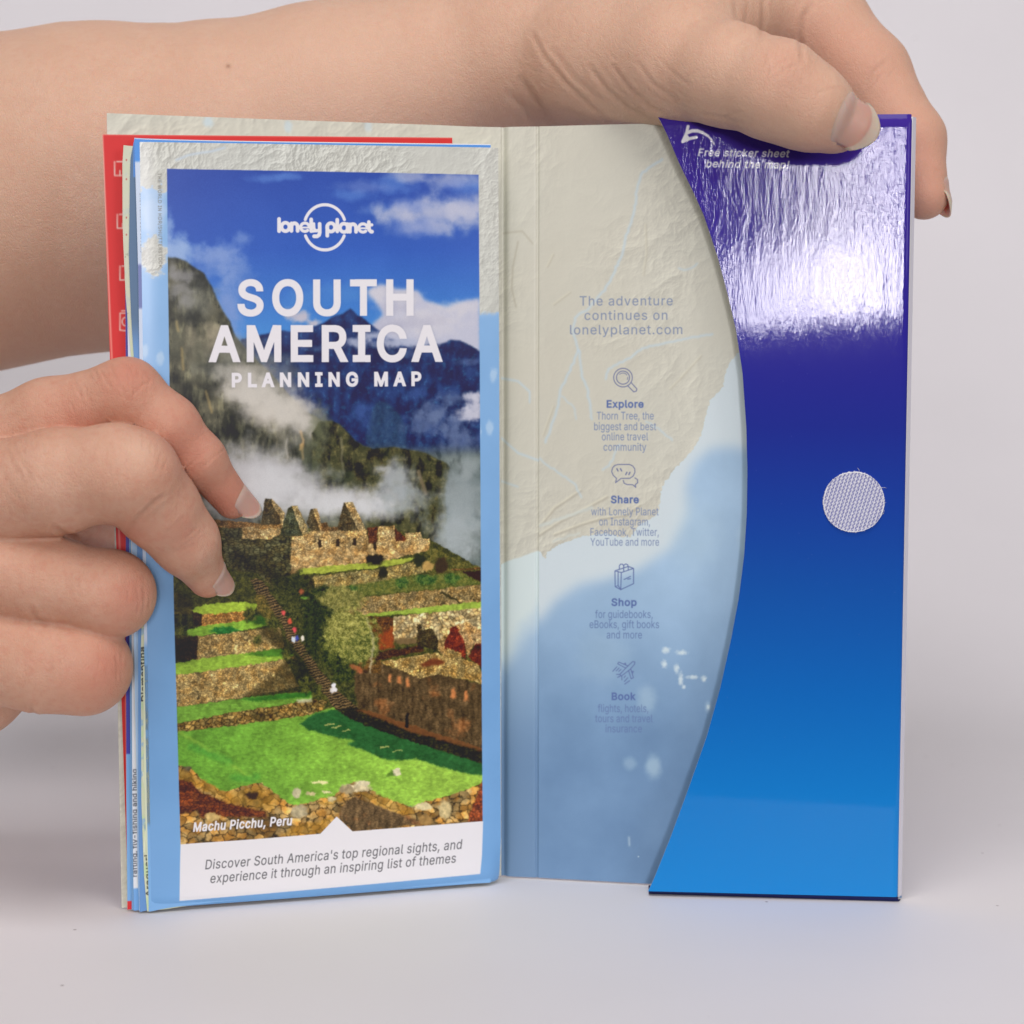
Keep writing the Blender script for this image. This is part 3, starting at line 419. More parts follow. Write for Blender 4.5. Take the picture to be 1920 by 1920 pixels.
def print_stickers(quad, W, H):
    pg = Page(W, H, quad, C(206, 28, 26)); w = C(238, 205, 200)
    pg.line([(192, 252), (848, 258)], 2.2, C(236, 150, 140), .8); pg.line([(192, 252), (236, 1300), (241, 1704)], 2.2, C(236, 170, 160), .9)
    # a column of small camera shapes in white outline
    for (x, y, s) in ((221, 316, 1), (226, 415, 1), (231, 512, 1)):
        pg.line([(x - 6, y - 13), (x - 6, y + 13), (x + 8, y + 13)], 2, w); pg.line([(x - 2, y - 13), (x + 8, y - 13)], 2, w); pg.line([(x + 4, y + 4), (x + 4, y + 13)], 2, w)
    pg.line([(244, 587), (225, 587), (225, 619), (244, 621)], 2, w); pg.line([(228, 583), (238, 583)], 2, w); pg.arc(236, 603, 7, 8, 90, 270, 2, w)
    return pg.img
def print_cover(quad, W, H):
    """booklet cover: atlas border, framed landscape photograph of a ruined hill town, title, white foot band"""
    pg = Page(W, H, quad, C(134, 172, 220)); X, Y = pg.X, pg.Y
    memo = {}
    def f(*a):
        if a not in memo:
            sc, seed, oc, ax, ay = a + (5, 1., 1.)[len(a) - 2:]
            memo[a] = fbm(X * ax, Y * ay, sc, seed, oc)
        return memo[a]
    N = lambda a: a[..., None]
    # ---- border: sea with a strip of land on top
    pg.put(N(sstep(420, 1500, Y))[..., 0], C(116, 158, 210)); pg.img += N(f(150, 70, 4) - .5) * .05
    ld = map_ground(pg, 9, 1.3) * np.array([.97, .985, 1.02], np.float32); ld = ld + N(relief(X, Y, 26, 12, 1.2)) * .36
    landm = np.clip((1 - sstep(-2, 3, Y - (352 + 22 * (f(26, 71, 3) - .5) * 2))) + (1 - sstep(-3, 3, np.hypot((X - 287) / 24, (Y - 478) / 36) * 25 - 25 + 22 * (f(14, 72, 3) - .5))) + (X > 880) * (1 - sstep(-3, 4, Y - (583 + 16 * (f(20, 73, 3) - .5)))), 0, 1)
    pg.put(blur(landm, 7 * pg.k) * .8, C(190, 200, 226)); pg.blob(285, 395, 30, 55, C(186, 200, 228), .8, .3, 74, 30); pg.put(landm, ld)
    for x, y in ((271, 655), (895, 805), (918, 798), (926, 700), (300, 668)): pg.blob(x, y, 9, 16, C(176, 198, 228), .75, .35, 75, 12)
    pg.line([(330, 300), (352, 291), (372, 287), (395, 284), (420, 277)], 4, C(186, 196, 214), .8, 1)
    # ---- the framed picture
    frame = [(312.5, 316), (897, 327), (899, 640), (901.5, 1100), (904.5, 1541), (626, 1566), (338, 1583), (334, 1440), (326, 1150), (318, 760), (314.5, 520)]
    K = pg.cov([frame])
    keep = pg.img.copy()
    Zc = lambda p: Z(p, 3.097, 300, 700); Zd = lambda p: Z(p, 3.097, 300, 1100); Za = lambda p: Z(p, 6., 300, 300); Zb = lambda p: Z(p, 6., 600, 300); Ze = lambda p: Z(p, 6., 300, 600); Zg = lambda p: Z(p, 6., 600, 600)
    # sky
    t = np.clip((Y - 316) / 300, 0, 1); n1 = f(140, 1, 5)
    for c_, (a, b, d) in enumerate(((44, 50, 72), (74, 92, 134), (164, 184, 208))): pg.img[..., c_] = np.interp(t, [0, .5, 1], [a / 255, b / 255, d / 255]) + (n1 - .5) * .05
    cl = C(188, 186, 208); clb = C(120, 148, 206)
    pg.put(sstep(.5, .72, f(130, 4, 5, .7, 1.7)) * sstep(560, 700, X) * (1 - sstep(420, 470, Y)) * .35, clb)
    def puff(lst, col, al, seed, sc=26, rough=.55):
        for (x, y, rx, ry) in lst: pg.blob(x, y, rx, ry, col, al, rough, seed, sc, .8)
    puff([(500, 334, 40, 10), (540, 331, 30, 8), (660, 365, 45, 12), (890, 350, 60, 20), (735, 345, 45, 22)], C(92, 130, 204), .6, 2)
    puff([(770, 330, 60, 14), (845, 338, 60, 16), (820, 392, 95, 22), (870, 385, 60, 26), (708, 393, 18, 18), (735, 400, 45, 20), (825, 425, 55, 14), (880, 412, 50, 22), (815, 402, 110, 40)], cl, .62, 3, 34)
    puff([(770, 385, 40, 16), (860, 345, 40, 12), (690, 350, 60, 14), (780, 425, 60, 22)], C(120, 138, 200), .5, 4, 30)
    puff([(316, 450, 12, 60), (345, 470, 42, 24), (330, 470, 30, 40)], C(150, 172, 216), .75, 5, 22)
    puff([(420, 480, 36, 34), (440, 505, 34, 46), (430, 560, 30, 60), (400, 490, 40, 30), (452, 446, 22, 14), (390, 475, 40, 16)], C(128, 150, 206), .6, 6, 24)
    puff([(425, 585, 24, 50), (440, 630, 24, 40)], C(132, 150, 204), .5, 7)
    puff([(640, 545, 60, 24), (560, 560, 40, 30)], C(86, 140, 206), .45, 8)
    bank = C(196, 190, 208)
    pg.poly(Zb([(520, 1480), (560, 1430), (660, 1385), (760, 1390), (860, 1440), (1000, 1440), (1100, 1460), (1170, 1560), (1300, 1600), (1420, 1640), (1520, 1600), (1640, 1560), (1800, 1540), (1800, 2200), (900, 2200), (400, 2050), (520, 1900), (700, 1720), (600, 1560)]), bank, .95, 5)
    puff([(705, 550, 26, 18), (760, 556, 30, 20), (860, 575, 50, 16), (800, 600, 80, 30)], C(212, 204, 212), .5, 9, 18)
    puff([(740, 575, 40, 14), (780, 600, 60, 14), (730, 610, 40, 18)], C(178, 174, 196), .55, 10, 20)
    puff([(560, 592, 26, 14), (540, 585, 14, 12), (585, 604, 14, 8)], C(206, 190, 198), .85, 11, 16)
    # far blue range with its peak
    navy = N(sstep(.3, .75, f(30, 12, 5, 1.3, .8))) * C(22, 30, 40) + C(22, 34, 80)
    navy = navy + N(sstep(.55, .8, f(9, 13, 4))) * C(16, 34, 30) * .8
    pg.poly(Zb([(-900, 3600), (-900, 2000), (-440, 1900), (-300, 1920), (-60, 1850), (20, 1820), (100, 1770), (160, 1730), (240, 1720), (290, 1680), (330, 1655), (370, 1690), (400, 1730), (460, 1750), (520, 1800), (570, 1840), (620, 1880), (760, 1980), (950, 2040), (1080, 2060), (1200, 2050), (1330, 2050), (1400, 2035), (1470, 2005), (1570, 2015), (1640, 2045), (1720, 2085), (1800, 2140), (1800, 3600)]), navy, 1, .8)
    puff([(700, 627, 34, 10), (740, 640, 50, 12), (668, 640, 30, 12), (780, 640, 50, 10)], C(176, 178, 204), .85, 14, 16)
    puff([(600, 650, 40, 8), (760, 660, 40, 10), (880, 675, 30, 8)], C(96, 110, 156), .5, 15, 16)
    pg.poly(Zg([(560, 1480), (500, 1300), (560, 1050), (620, 900), (730, 900), (820, 970), (900, 1060), (940, 1160), (960, 1300), (970, 1430)]), N(f(8, 16, 4)) * C(50, 60, 46) + C(30, 52, 84), .5, 3)
    puff([(672, 765, 20, 22), (682, 790, 16, 22), (776, 735, 26, 16)], C(66, 92, 156), .5, 17, 14)
    puff([(800, 790, 46, 30), (810, 770, 40, 24), (845, 745, 30, 14), (850, 800, 30, 34), (815, 775, 30, 12), (860, 830, 46, 44)], C(104, 118, 158), .62, 18, 18, .7)
    puff([(890, 762, 24, 24), (880, 775, 34, 14), (895, 745, 14, 18), (880, 740, 20, 10)], C(196, 192, 210), .9, 19, 14, .55)
    pg.poly([(300, 840), (920, 840), (920, 1400), (300, 1400)], np.clip(C(96, 104, 104) + N(f(40, 87, 5) - .5) * .3 - N(sstep(.5, .7, fbm(X, Y * .5, 14, 88, 4))) * .12, 0, 1), 1, 14)
    # left cliff
    cliffc = N(sstep(.25, .8, f(60, 20, 5))) * C(74, 68, 56) + C(30, 31, 26) + N(sstep(.45, .8, f(18, 21, 5, 1.5, .6))) * C(46, 44, 34)
    cliff = Za([(80, 1085), (180, 1090), (280, 1120), (370, 1190), (480, 1255), (540, 1350), (590, 1440), (640, 1560), (700, 1680), (780, 1800), (830, 1950), (1000, 2150), (1150, 2300), (1260, 2400)]) + [(560, 760), (610, 790), (650, 830), (660, 960), (640, 1100), (300, 1100), (300, 480)]
    pg.poly(cliff, cliffc, 1, 2)
    streak = sstep(.62, .78, fbm(X, Y * .28, 9, 22, 4)) * pg.cov([cliff]); pg.put(streak * .28 * sstep(560, 620, Y), C(150, 136, 104)); pg.put(sstep(.66, .8, fbm(X, Y * .3, 7, 23, 4)) * pg.cov([cliff]) * .7, C(26, 28, 24))
    puff([(322, 505, 10, 22), (335, 540, 26, 26), (350, 560, 20, 20), (345, 515, 30, 14)], C(140, 136, 138), .75, 24, 18)
    puff([(395, 620, 26, 20), (405, 630, 22, 30), (360, 640, 16, 40), (385, 650, 28, 26)], C(160, 148, 128), .55, 25, 18)
    puff([(330, 640, 18, 50), (370, 660, 22, 44)], C(100, 98, 82), .6, 26, 16)
    puff([(480, 735, 62, 34), (520, 760, 60, 40), (455, 720, 40, 30), (555, 770, 46, 34), (495, 770, 60, 34), (440, 700, 40, 30), (575, 790, 26, 30), (470, 690, 60, 16)], C(186, 176, 170), .7, 27, 30, .6)
    puff([(515, 755, 60, 36), (470, 735, 44, 22), (540, 775, 40, 22)], C(208, 198, 192), .75, 28, 26, .5)
    puff([(430, 660, 46, 24), (500, 670, 50, 14)], C(150, 146, 130), .45, 29, 22)
    pg.line(Ze([(1570, 1230), (1600, 1330), (1590, 1450), (1600, 1540)]), 4, C(216, 160, 100), .9, 1); pg.line(Ze([(1420, 1310), (1400, 1410), (1430, 1530)]), 2.5, C(170, 158, 148), .8, 1); pg.line(Ze([(1580, 1380), (1570, 1430)]), 5, C(240, 176, 100), .9, .8)
    for a in ([(340, 650), (343, 690)], [(385, 730), (396, 770)], [(330, 600), (334, 618)]): pg.line(a, 4, C(190, 160, 104), .55, 1.5)
    puff([(410, 690, 60, 30), (450, 650, 50, 30), (370, 560, 40, 40), (520, 700, 60, 30)], C(140, 138, 130), .45, 91, 26)
    puff([(500, 740, 80, 44), (560, 790, 60, 40), (450, 715, 60, 34)], C(196, 188, 184), .6, 92, 28, .5)
    # nearer green spur
    hillc = N(f(34, 30, 4)) * C(56, 46, 28) + C(42, 46, 32) + N(sstep(.4, .85, .6 * f(12, 31, 4) + .4 * f(4, 36, 3))) * C(70, 58, 34) * .8 - N(sstep(.42, .7, f(24, 32, 5, 1.4, .7))) * C(44, 44, 26)
    hill = Zg([(-100, 1250), (-20, 1120), (130, 1110), (220, 1160), (300, 1240), (380, 1330), (480, 1390), (580, 1425), (720, 1415), (820, 1405), (950, 1430), (1090, 1450), (1200, 1480), (1310, 1540), (1420, 1585), (1460, 1640), (1440, 1700), (1400, 1920), (1420, 2200), (1430, 2700), (-100, 2700)])
    pg.poly(hill, np.clip(hillc, 0, 1), 1, .8)
    pg.put(sstep(.6, .8, fbm(X, Y * .5, 16, 33, 4)) * pg.cov([hill]) * .6 * sstep(690, 720, X), C(22, 26, 22))
    pg.line(Zg([(220, 1300), (240, 1420), (230, 1540), (260, 1700)]), 4, C(150, 140, 112), .6, 1.5); pg.line(Zg([(1100, 1680), (1130, 1780), (1180, 1930)]), 7, C(128, 110, 86), .8, 2)
    puff([(600, 800, 26, 50), (575, 840, 26, 30)], C(108, 110, 88), .6, 34, 18)
    # valley mist
    puff([(870, 950, 40, 90), (885, 900, 30, 60), (860, 1010, 40, 60)], C(120, 130, 134), .8, 35, 30, .6)
    puff([(450, 880, 60, 40), (500, 900, 70, 44), (440, 930, 60, 40), (560, 920, 60, 36), (520, 880, 50, 30)], C(178, 172, 178), .8, 36, 30, .5)
    puff([(480, 915, 80, 40), (480, 880, 50, 30), (600, 945, 60, 24), (650, 930, 60, 26), (510, 940, 60, 26)], C(198, 192, 198), .75, 37, 26, .5)
    puff([(740, 890, 34, 34), (735, 925, 44, 30), (700, 945, 40, 24), (715, 875, 20, 10)], C(188, 184, 190), .78, 38, 22, .55)
    puff([(850, 930, 30, 60), (880, 870, 26, 30), (845, 990, 34, 40)], C(150, 156, 160), .55, 39, 26, .6)
    puff([(590, 870, 26, 30), (640, 890, 30, 24)], C(60, 70, 54), .45, 40, 16, .6)
    puff([(860, 1020, 60, 50), (600, 960, 120, 40), (430, 960, 90, 30)], C(150, 150, 150), .5, 86, 26)
    puff([(480, 870, 90, 60), (550, 905, 90, 50), (430, 890, 80, 60)], C(186, 182, 188), .6, 93, 30, .5)
    puff([(500, 905, 90, 44), (430, 930, 70, 40), (620, 935, 90, 34), (690, 945, 80, 30)], C(204, 200, 206), .75, 94, 26, .5)
    puff([(745, 900, 46, 44), (760, 935, 60, 34), (870, 940, 50, 90), (850, 1000, 60, 50)], C(158, 162, 168), .6, 95, 26, .6)
    # ---- the ruins
    f1, f2, idc = worley(X + 2.5 * f(6, 81, 2), Y * 1.35 + 2.5 * f(6, 82, 2), 4.4, 1); joint = sstep(.0, .42, f2 - f1)
    F1, F2, idC = worley(X + 5 * f(9, 83, 2), Y * 1.2 + 5 * f(9, 84, 2), 8, 2); Joint = sstep(.0, .36, F2 - F1)
    h1, h2, hid = worley(X * .45, Y, 4.2, 3); jh = sstep(.02, .35, h2 - h1)
    grain = f(3.5, 41, 3)
    def stone(rgb, dark=.52, big=False, horiz=False):
        j, i = (Joint, idC) if big else ((jh, hid) if horiz else (joint, idc))
        return np.clip(C(*rgb) * (1 - N(sstep(.3, .75, f(15, 86, 3))) * np.array([.0, .08, .2], np.float32)) * N((dark + (1 - dark) * j) * (.74 + .42 * i) * (.74 + .56 * grain) * (.64 + .76 * f(24, 85, 4))), 0, 1)
    def grass(rgb, k=.5): return np.clip(C(*rgb) * N(1 - k / 2 + k * f(5, 43, 4, .6, 1.6) + .4 * (f(26, 44, 4) - .5)), 0, 1)
    lit, dk = stone((208, 176, 126)), stone((92, 88, 62), .45, horiz=True)
    foliage = lambda a, b: np.clip(C(*a) + N(sstep(.34, .68, .5 * f(9, 45, 4) + .5 * f(2.4, 47, 2))) * (C(*b) - C(*a)) + N(f(3, 46, 3) - .5) * .2, 0, 1)
    pg.poly(Zc([(200, 900), (200, 1000), (320, 840), (580, 860), (700, 880), (1200, 905), (1265, 875), (1560, 950), (1860, 1120), (1900, 2200), (0, 2600), (0, 900)]), foliage((44, 46, 28), (96, 92, 46)), 1, .4)
    pg.poly(Zc([(1560, 990), (1700, 1060), (1870, 1120), (1870, 1160), (1650, 1180), (1480, 1120)]), foliage((60, 62, 34), (120, 108, 56)))
    pg.poly(Zc([(300, 835), (460, 850), (720, 870), (700, 885), (300, 885)]), stone((150, 112, 70)))
    for dkp, ltp in (([(580, 870), (605, 715), (640, 715), (700, 800), (710, 870)], [(640, 712), (660, 730), (720, 800), (705, 885), (690, 820), (645, 745)]),
                     ([(845, 850), (870, 775), (905, 775), (930, 905), (870, 905)], [(880, 773), (908, 775), (945, 905), (925, 905)]),
                     ([(1020, 905), (1060, 740), (1100, 738), (1165, 905)], [(1065, 737), (1112, 735), (1195, 905), (1150, 905)])):
        pg.poly(Zc(dkp), stone((96, 84, 62), .5)); pg.poly(Zc(ltp), stone((196, 168, 122)))
    pg.poly(Zc([(930, 855), (965, 855), (970, 880), (1030, 880), (1030, 905), (930, 905)]), stone((140, 108, 74)))
    pg.poly(Zc([(300, 885), (470, 888), (475, 950), (640, 950), (690, 920), (760, 925), (770, 1160), (700, 1290), (560, 1150), (420, 1130), (300, 1060)]), dk)
    pg.poly(Zc([(470, 880), (700, 868), (690, 920), (640, 950), (475, 950)]), lit); pg.poly(Zc([(540, 872), (700, 864), (698, 885), (540, 892)]), stone((180, 140, 88)))
    pg.poly(Zc([(690, 925), (740, 770), (760, 757), (790, 755), (830, 930), (760, 935)]), stone((84, 88, 68), .45)); pg.poly(Zc([(760, 757), (792, 755), (862, 905), (822, 932)]), stone((186, 166, 122)))
    pg.poly(Zc([(758, 935), (825, 930), (870, 905), (1190, 900), (1207, 975), (1258, 970), (1262, 875), (1355, 868), (1362, 962), (1420, 962), (1420, 915), (1512, 913), (1515, 945), (1560, 948), (1560, 1010), (1480, 1035), (1310, 1075), (1180, 1090), (900, 1120), (775, 1165), (750, 1165)]), lit)
    pg.poly(Zc([(750, 1165), (775, 1050), (900, 1010), (1180, 990), (1560, 985), (1560, 1010), (1310, 1075), (1180, 1090), (900, 1120)]), stone((206, 168, 116), .6, True), .6)
    pg.poly(Zc([(1195, 885), (1258, 875), (1255, 970), (1207, 975)]), stone((120, 70, 48))); pg.poly(Zc([(1357, 885), (1420, 940), (1418, 962), (1362, 962)]), stone((110, 62, 44)))
    for x, y in ((922, 975), (1025, 972), (1122, 965), (1243, 990)): pg.poly(Zc([(x - 9, y - 24), (x + 9, y - 24), (x + 10, y + 24), (x - 10, y + 24)]), C(40, 30, 22), .9, .3)
    pg.blob(*Zc([(1320, 866)])[0], 10, 5, C(50, 48, 32), 1, .3, 47, 6)
    pg.poly(Zc([(790, 1158), (800, 1125), (900, 1113), (1180, 1088), (1320, 1072), (1480, 1055), (1440, 1085), (1300, 1112), (880, 1152)]), grass((154, 160, 66)))
    pg.poly(Zc([(885, 1165), (1290, 1120), (1480, 1080), (1580, 1120), (1480, 1160), (1100, 1225), (885, 1245)]), stone((168, 150, 100))); pg.poly(Zc([(770, 1165), (888, 1165), (888, 1245), (770, 1230)]), stone((70, 66, 44)))
    for (x, y, rx, ry, c_) in ((1245, 1070, 20, 12, (38, 34, 26)), (1290, 1145, 9, 14, (44, 42, 30)), (1505, 1075, 14, 14, (44, 46, 30)), (1630, 1105, 14, 18, (60, 46, 34)), (1550, 1110, 13, 10, (176, 140, 84))): pg.blob(*Zc([(x, y)])[0], rx, ry, C(*c_), 1, .35, 48, 9, .35)
    pg.poly(Zc([(880, 1245), (1100, 1220), (1460, 1160), (1870, 1150), (1870, 1215), (1400, 1260), (1100, 1290), (880, 1300)]), foliage((70, 80, 40), (124, 120, 60)), 1, .8)
    for x, y, rx in ((1540, 1185, 24), (1690, 1180, 18), (1100, 1250, 16), (1400, 1205, 14)): pg.blob(*Zc([(x, y)])[0], rx, 11, foliage((40, 66, 36), (96, 118, 56)), 1, .4, 49, 8, .4)
    pg.poly(Zc([(1000, 1305), (1400, 1265), (1870, 1215), (1870, 1318), (1470, 1355), (1110, 1398), (980, 1360)]), stone((176, 150, 104))); pg.line(Zc([(1630, 1260), (1740, 1320)]), 4, C(50, 46, 30), .9)
    pg.poly(Zc([(1690, 1120), (1870, 1118), (1870, 1128), (1690, 1132)]), stone((120, 86, 54))); pg.poly(Zc([(1745, 1140), (1870, 1135), (1870, 1200), (1830, 1190)]), C(52, 34, 26))
    pg.poly(Zc([(1100, 1398), (1480, 1352), (1870, 1312), (1870, 1352), (1480, 1385), (1150, 1400)]), grass((140, 158, 66)))
    # ---- terraces on the left
    wl = stone((194, 164, 110)); side = stone((66, 50, 36))
    pg.poly(Zd([(70, 100), (190, 120), (210, 430), (80, 440)]), foliage((24, 28, 20), (70, 66, 34)))
    pg.poly(Zd([(60, 10), (170, 60), (190, 150), (70, 150)]), foliage((50, 44, 26), (110, 96, 50)))
    pg.poly(Zd([(175, 125), (260, 92), (440, 76), (560, 92), (545, 128), (240, 154)]), grass((154, 174, 62)))
    pg.poly(Zd([(240, 152), (545, 125), (520, 170), (480, 188), (240, 220)]), stone((206, 150, 84))); pg.poly(Zd([(178, 125), (242, 152), (242, 222), (196, 212)]), side)
    pg.poly(Zd([(75, 265), (240, 218), (480, 184), (655, 190), (620, 218), (220, 275)]), grass((130, 166, 60))); pg.poly(Zd([(480, 186), (560, 150), (655, 188), (600, 214)]), grass((50, 96, 34)), .8, 1.5)
    pg.blob(*Zd([(370, 243)])[0], 30, 7, foliage((22, 90, 40), (60, 130, 60)), 1, .3, 50, 8, .4)
    pg.poly(Zd([(213, 278), (690, 222), (720, 340), (560, 368), (213, 415)]), wl); pg.poly(Zd([(80, 268), (215, 278), (213, 418), (90, 405)]), side); pg.poly(Zd([(560, 240), (690, 222), (740, 345), (660, 350)]), C(40, 36, 22), .5, 4)
    pg.poly(Zd([(80, 435), (250, 405), (560, 366), (690, 350), (775, 392), (600, 432), (85, 505)]), grass((138, 166, 62))); pg.poly(Zd([(480, 380), (690, 345), (775, 385), (720, 398), (600, 392)]), grass((56, 100, 36)), .8, 1.5)
    pg.poly(Zd([(85, 505), (600, 432), (772, 398), (810, 420), (806, 570), (480, 632), (90, 692)]), wl); pg.poly(Zd([(700, 430), (812, 400), (812, 590), (450, 652), (520, 590), (640, 520)]), C(38, 34, 20), .55, 5)
    pg.poly(Zd([(720, 400), (830, 420), (880, 560), (810, 590)]), foliage((30, 34, 20), (80, 78, 38)), .9, 2)
    pg.poly(Zd([(90, 692), (480, 636), (860, 595), (890, 620), (870, 645), (560, 700), (98, 785)]), grass((108, 146, 58))); pg.poly(Zd([(440, 645), (700, 610), (880, 600), (860, 628), (560, 655)]), grass((44, 96, 36)), .85, 1.5)
    pg.poly(Zd([(100, 785), (400, 722), (720, 675), (900, 640), (965, 655), (935, 705), (860, 735), (400, 800), (105, 832)]), stone((150, 124, 74), .4, True)); pg.blob(*Zd([(560, 745)])[0], 16, 12, C(46, 42, 24), .6, .5, 51, 8)
    pg.poly(Zd([(790, 645), (880, 635), (880, 660), (795, 670)]), C(186, 180, 150), .8, .5)
    # ---- lawn
    t = sstep(330, 900, X)[..., None]
    lawn = np.clip((C(102, 148, 56) * (1 - t) + C(146, 178, 72) * t) * N(.74 + .42 * f(5, 52, 4, .5, 1.6) + .4 * (f(44, 53, 4) - .42)), 0, 1)
    pg.poly(Zd([(100, 835), (400, 800), (860, 735), (1000, 690), (1200, 740), (1880, 1000), (1880, 1400), (1480, 1280), (1230, 1200), (750, 1270), (380, 1190), (100, 1060)]), lawn)
    pg.line(Zd([(110, 835), (300, 950), (460, 1060), (560, 1120)]), 5, C(150, 176, 70), .45, 2)
    for a in ([(180, 920), (330, 980), (400, 1010)], [(420, 1100), (540, 1110), (560, 1090)]): pg.line(Zd(a), 12, C(60, 140, 60), .4, 4)
    pg.poly(Zd([(800, 790), (860, 745), (900, 725), (1010, 700), (1200, 775), (1880, 1005), (1880, 1088), (1830, 1085), (1700, 1060), (1600, 1030), (1480, 990), (1420, 1000), (1300, 995), (1200, 950), (1080, 905), (1130, 885), (1000, 862), (930, 838), (860, 822)]), grass((40, 84, 46)), .97, .8)
    for x, y in ((980, 788), (1022, 806), (1075, 825), (1300, 922), (1370, 945)): pg.line(Zd([(x - 24, y + 4), (x + 24, y - 4)]), 2.2, C(176, 170, 100), .9, .3)
    # ---- long dark building on the right
    vst = fbm(X, Y * .35, 8, 54, 4)
    bw = np.clip(C(84, 66, 46) * N(.5 + 1.0 * vst) * N(.8 + .3 * jh) + N(sstep(.58, .8, f(46, 55, 4))) * C(50, 22, 8), 0, 1)
    pg.poly(Zd([(1000, 690), (1130, 690), (1880, 945), (1880, 1025), (1500, 905), (1200, 800), (1060, 735)]), stone((52, 50, 28), .4, horiz=True)); pg.poly(Zd([(1120, 705), (1200, 702), (1440, 780), (1880, 925), (1880, 952), (1440, 832), (1280, 760)]), C(116, 72, 46), .85, 1)
    pg.poly(Zd([(1120, 480), (1270, 495), (1270, 430), (1510, 520), (1610, 498), (1880, 560), (1880, 935), (1440, 788), (1200, 705), (1130, 690)]), bw)
    for x, y, s in ((1330, 518, 1), (1383, 528, 1), (1435, 545, 1.1), (1700, 610, 1.2), (1775, 625, 1.25)): pg.poly(Zd([(x - 10 * s, y + 24 * s), (x - 7 * s, y - 22 * s), (x + 5 * s, y - 24 * s), (x + 12 * s, y + 24 * s)]), C(206, 128, 78), .9, .6)
    pg.poly(Zd([(1130, 480), (1160, 400), (1260, 360), (1280, 430), (1272, 496)]), foliage((60, 44, 26), (130, 92, 50)))
    pg.poly(Zd([(1240, 372), (1510, 330), (1530, 362), (1330, 402), (1240, 420)]), stone((88, 58, 40))); pg.poly(Zd([(1195, 160), (1352, 165), (1352, 345), (1255, 355), (1235, 270)]), stone((110, 74, 44))); pg.poly(Zd([(1260, 260), (1352, 230), (1352, 345), (1262, 352)]), C(170, 70, 34), .6, 3)
    pg.poly(Zd([(1350, 165), (1490, 148), (1880, 108), (1880, 260), (1800, 250), (1650, 300), (1500, 280), (1352, 305)]), stone((204, 180, 136), .55, True))
    pg.blob(*Zd([(1430, 305)])[0], 26, 8, C(112, 90, 62), 1, .2, 56, 10, .4)
    pg.poly(Zd([(1488, 330), (1490, 205), (1515, 205), (1520, 240), (1575, 232), (1612, 300), (1612, 362), (1520, 340)]), stone((76, 66, 46))); pg.poly(Zd([(1612, 300), (1660, 260), (1680, 300), (1650, 400), (1612, 362)]), stone((196, 160, 108)))
    pg.poly(Zd([(1650, 312), (1690, 222), (1722, 215), (1776, 330), (1776, 412), (1740, 395), (1700, 365), (1650, 352)]), stone((126, 54, 40), .6)); pg.poly(Zd([(1718, 214), (1790, 190), (1870, 260), (1870, 330), (1815, 330), (1785, 410), (1776, 330)]), stone((206, 168, 120)))
    pg.poly(Zd([(1790, 400), (1830, 318), (1880, 325), (1880, 460), (1840, 440)]), stone((118, 54, 40), .6))
    pg.poly(Zd([(1268, 425), (1600, 372), (1650, 395), (1660, 345), (1745, 372), (1745, 405), (1850, 440), (1880, 520), (1880, 560), (1840, 545), (1612, 500), (1508, 522)]), stone((196, 164, 106))); pg.poly(Zd([(1500, 440), (1580, 405), (1650, 420), (1640, 440), (1520, 455)]), C(104, 50, 32), .9, .6); pg.poly(Zd([(1610, 500), (1630, 470), (1850, 470), (1845, 455), (1880, 520), (1880, 548), (1700, 510)]), stone((176, 146, 92)), .9)
    pg.line(Zd([(1430, 730), (1428, 800)]), 6, C(24, 18, 16), .9, .4)
    # ---- stair, hedge, bushes
    stair = [(520, -60), (590, -50), (640, 30), (700, 110), (800, 290), (850, 370), (960, 520), (1060, 620), (1140, 690), (1010, 700), (960, 630), (880, 520), (830, 420), (740, 300), (700, 200), (640, 130), (570, 60)]
    tread = (np.sin((Y + .25 * X) * 2 * np.pi / 5.2) > .1).astype(np.float32)
    pg.poly(Zd([(640, -60), (760, -80), (860, 60), (900, 200), (960, 440), (1120, 560), (1140, 690), (1060, 640), (960, 540), (850, 380), (790, 280), (690, 120)]), foliage((38, 42, 24), (92, 90, 50)), 1, .6)
    pg.poly(Zd(stair), np.clip(C(44, 38, 28) + N(tread * (.5 + .7 * f(8, 57, 3))) * C(92, 70, 46), 0, 1))
    pg.poly(Zd([(540, 30), (600, 40), (660, 150), (650, 210), (560, 130)]), foliage((60, 58, 30), (150, 120, 60)), .8, 1)
    for (x, y, rx, ry, a, b, sd) in ((930, 130, 36, 50, (24, 34, 22), (60, 66, 36), 60), (900, 260, 26, 50, (26, 36, 22), (62, 66, 36), 61), (1020, 360, 30, 46, (30, 40, 22), (84, 88, 44), 62), (1060, 470, 24, 30, (28, 38, 22), (80, 84, 42), 63), (1050, 60, 48, 26, (86, 86, 46), (158, 146, 84), 64), (1100, 270, 56, 50, (74, 80, 36), (176, 166, 92), 65), (1170, 340, 36, 34, (64, 72, 34), (160, 152, 84), 66), (1060, 210, 36, 30, (88, 88, 42), (180, 170, 98), 67), (800, -20, 22, 30, (30, 36, 24), (70, 70, 40), 68)):
        x, y = Zd([(x, y)])[0]; pg.blob(x, y, rx, ry, foliage(a, b), 1, .45, sd, 12, .3)
    pg.line(Zd([(1195, 170), (1225, 260), (1235, 330), (1222, 400), (1214, 490)]), 2.6, C(204, 186, 158), .8, .5, [.5, .7, .9, 1.2]); pg.line(Zd([(1160, 480), (1110, 450)]), 9, C(196, 104, 70), .6, 2)
    pg.blob(*Zc([(815, 1255)])[0], 6, 7, C(190, 92, 66), .7, .6, 69, 6, .6); pg.blob(*Zc([(830, 1290)])[0], 8, 3, C(110, 150, 60), .8, .5, 70, 6, .5)
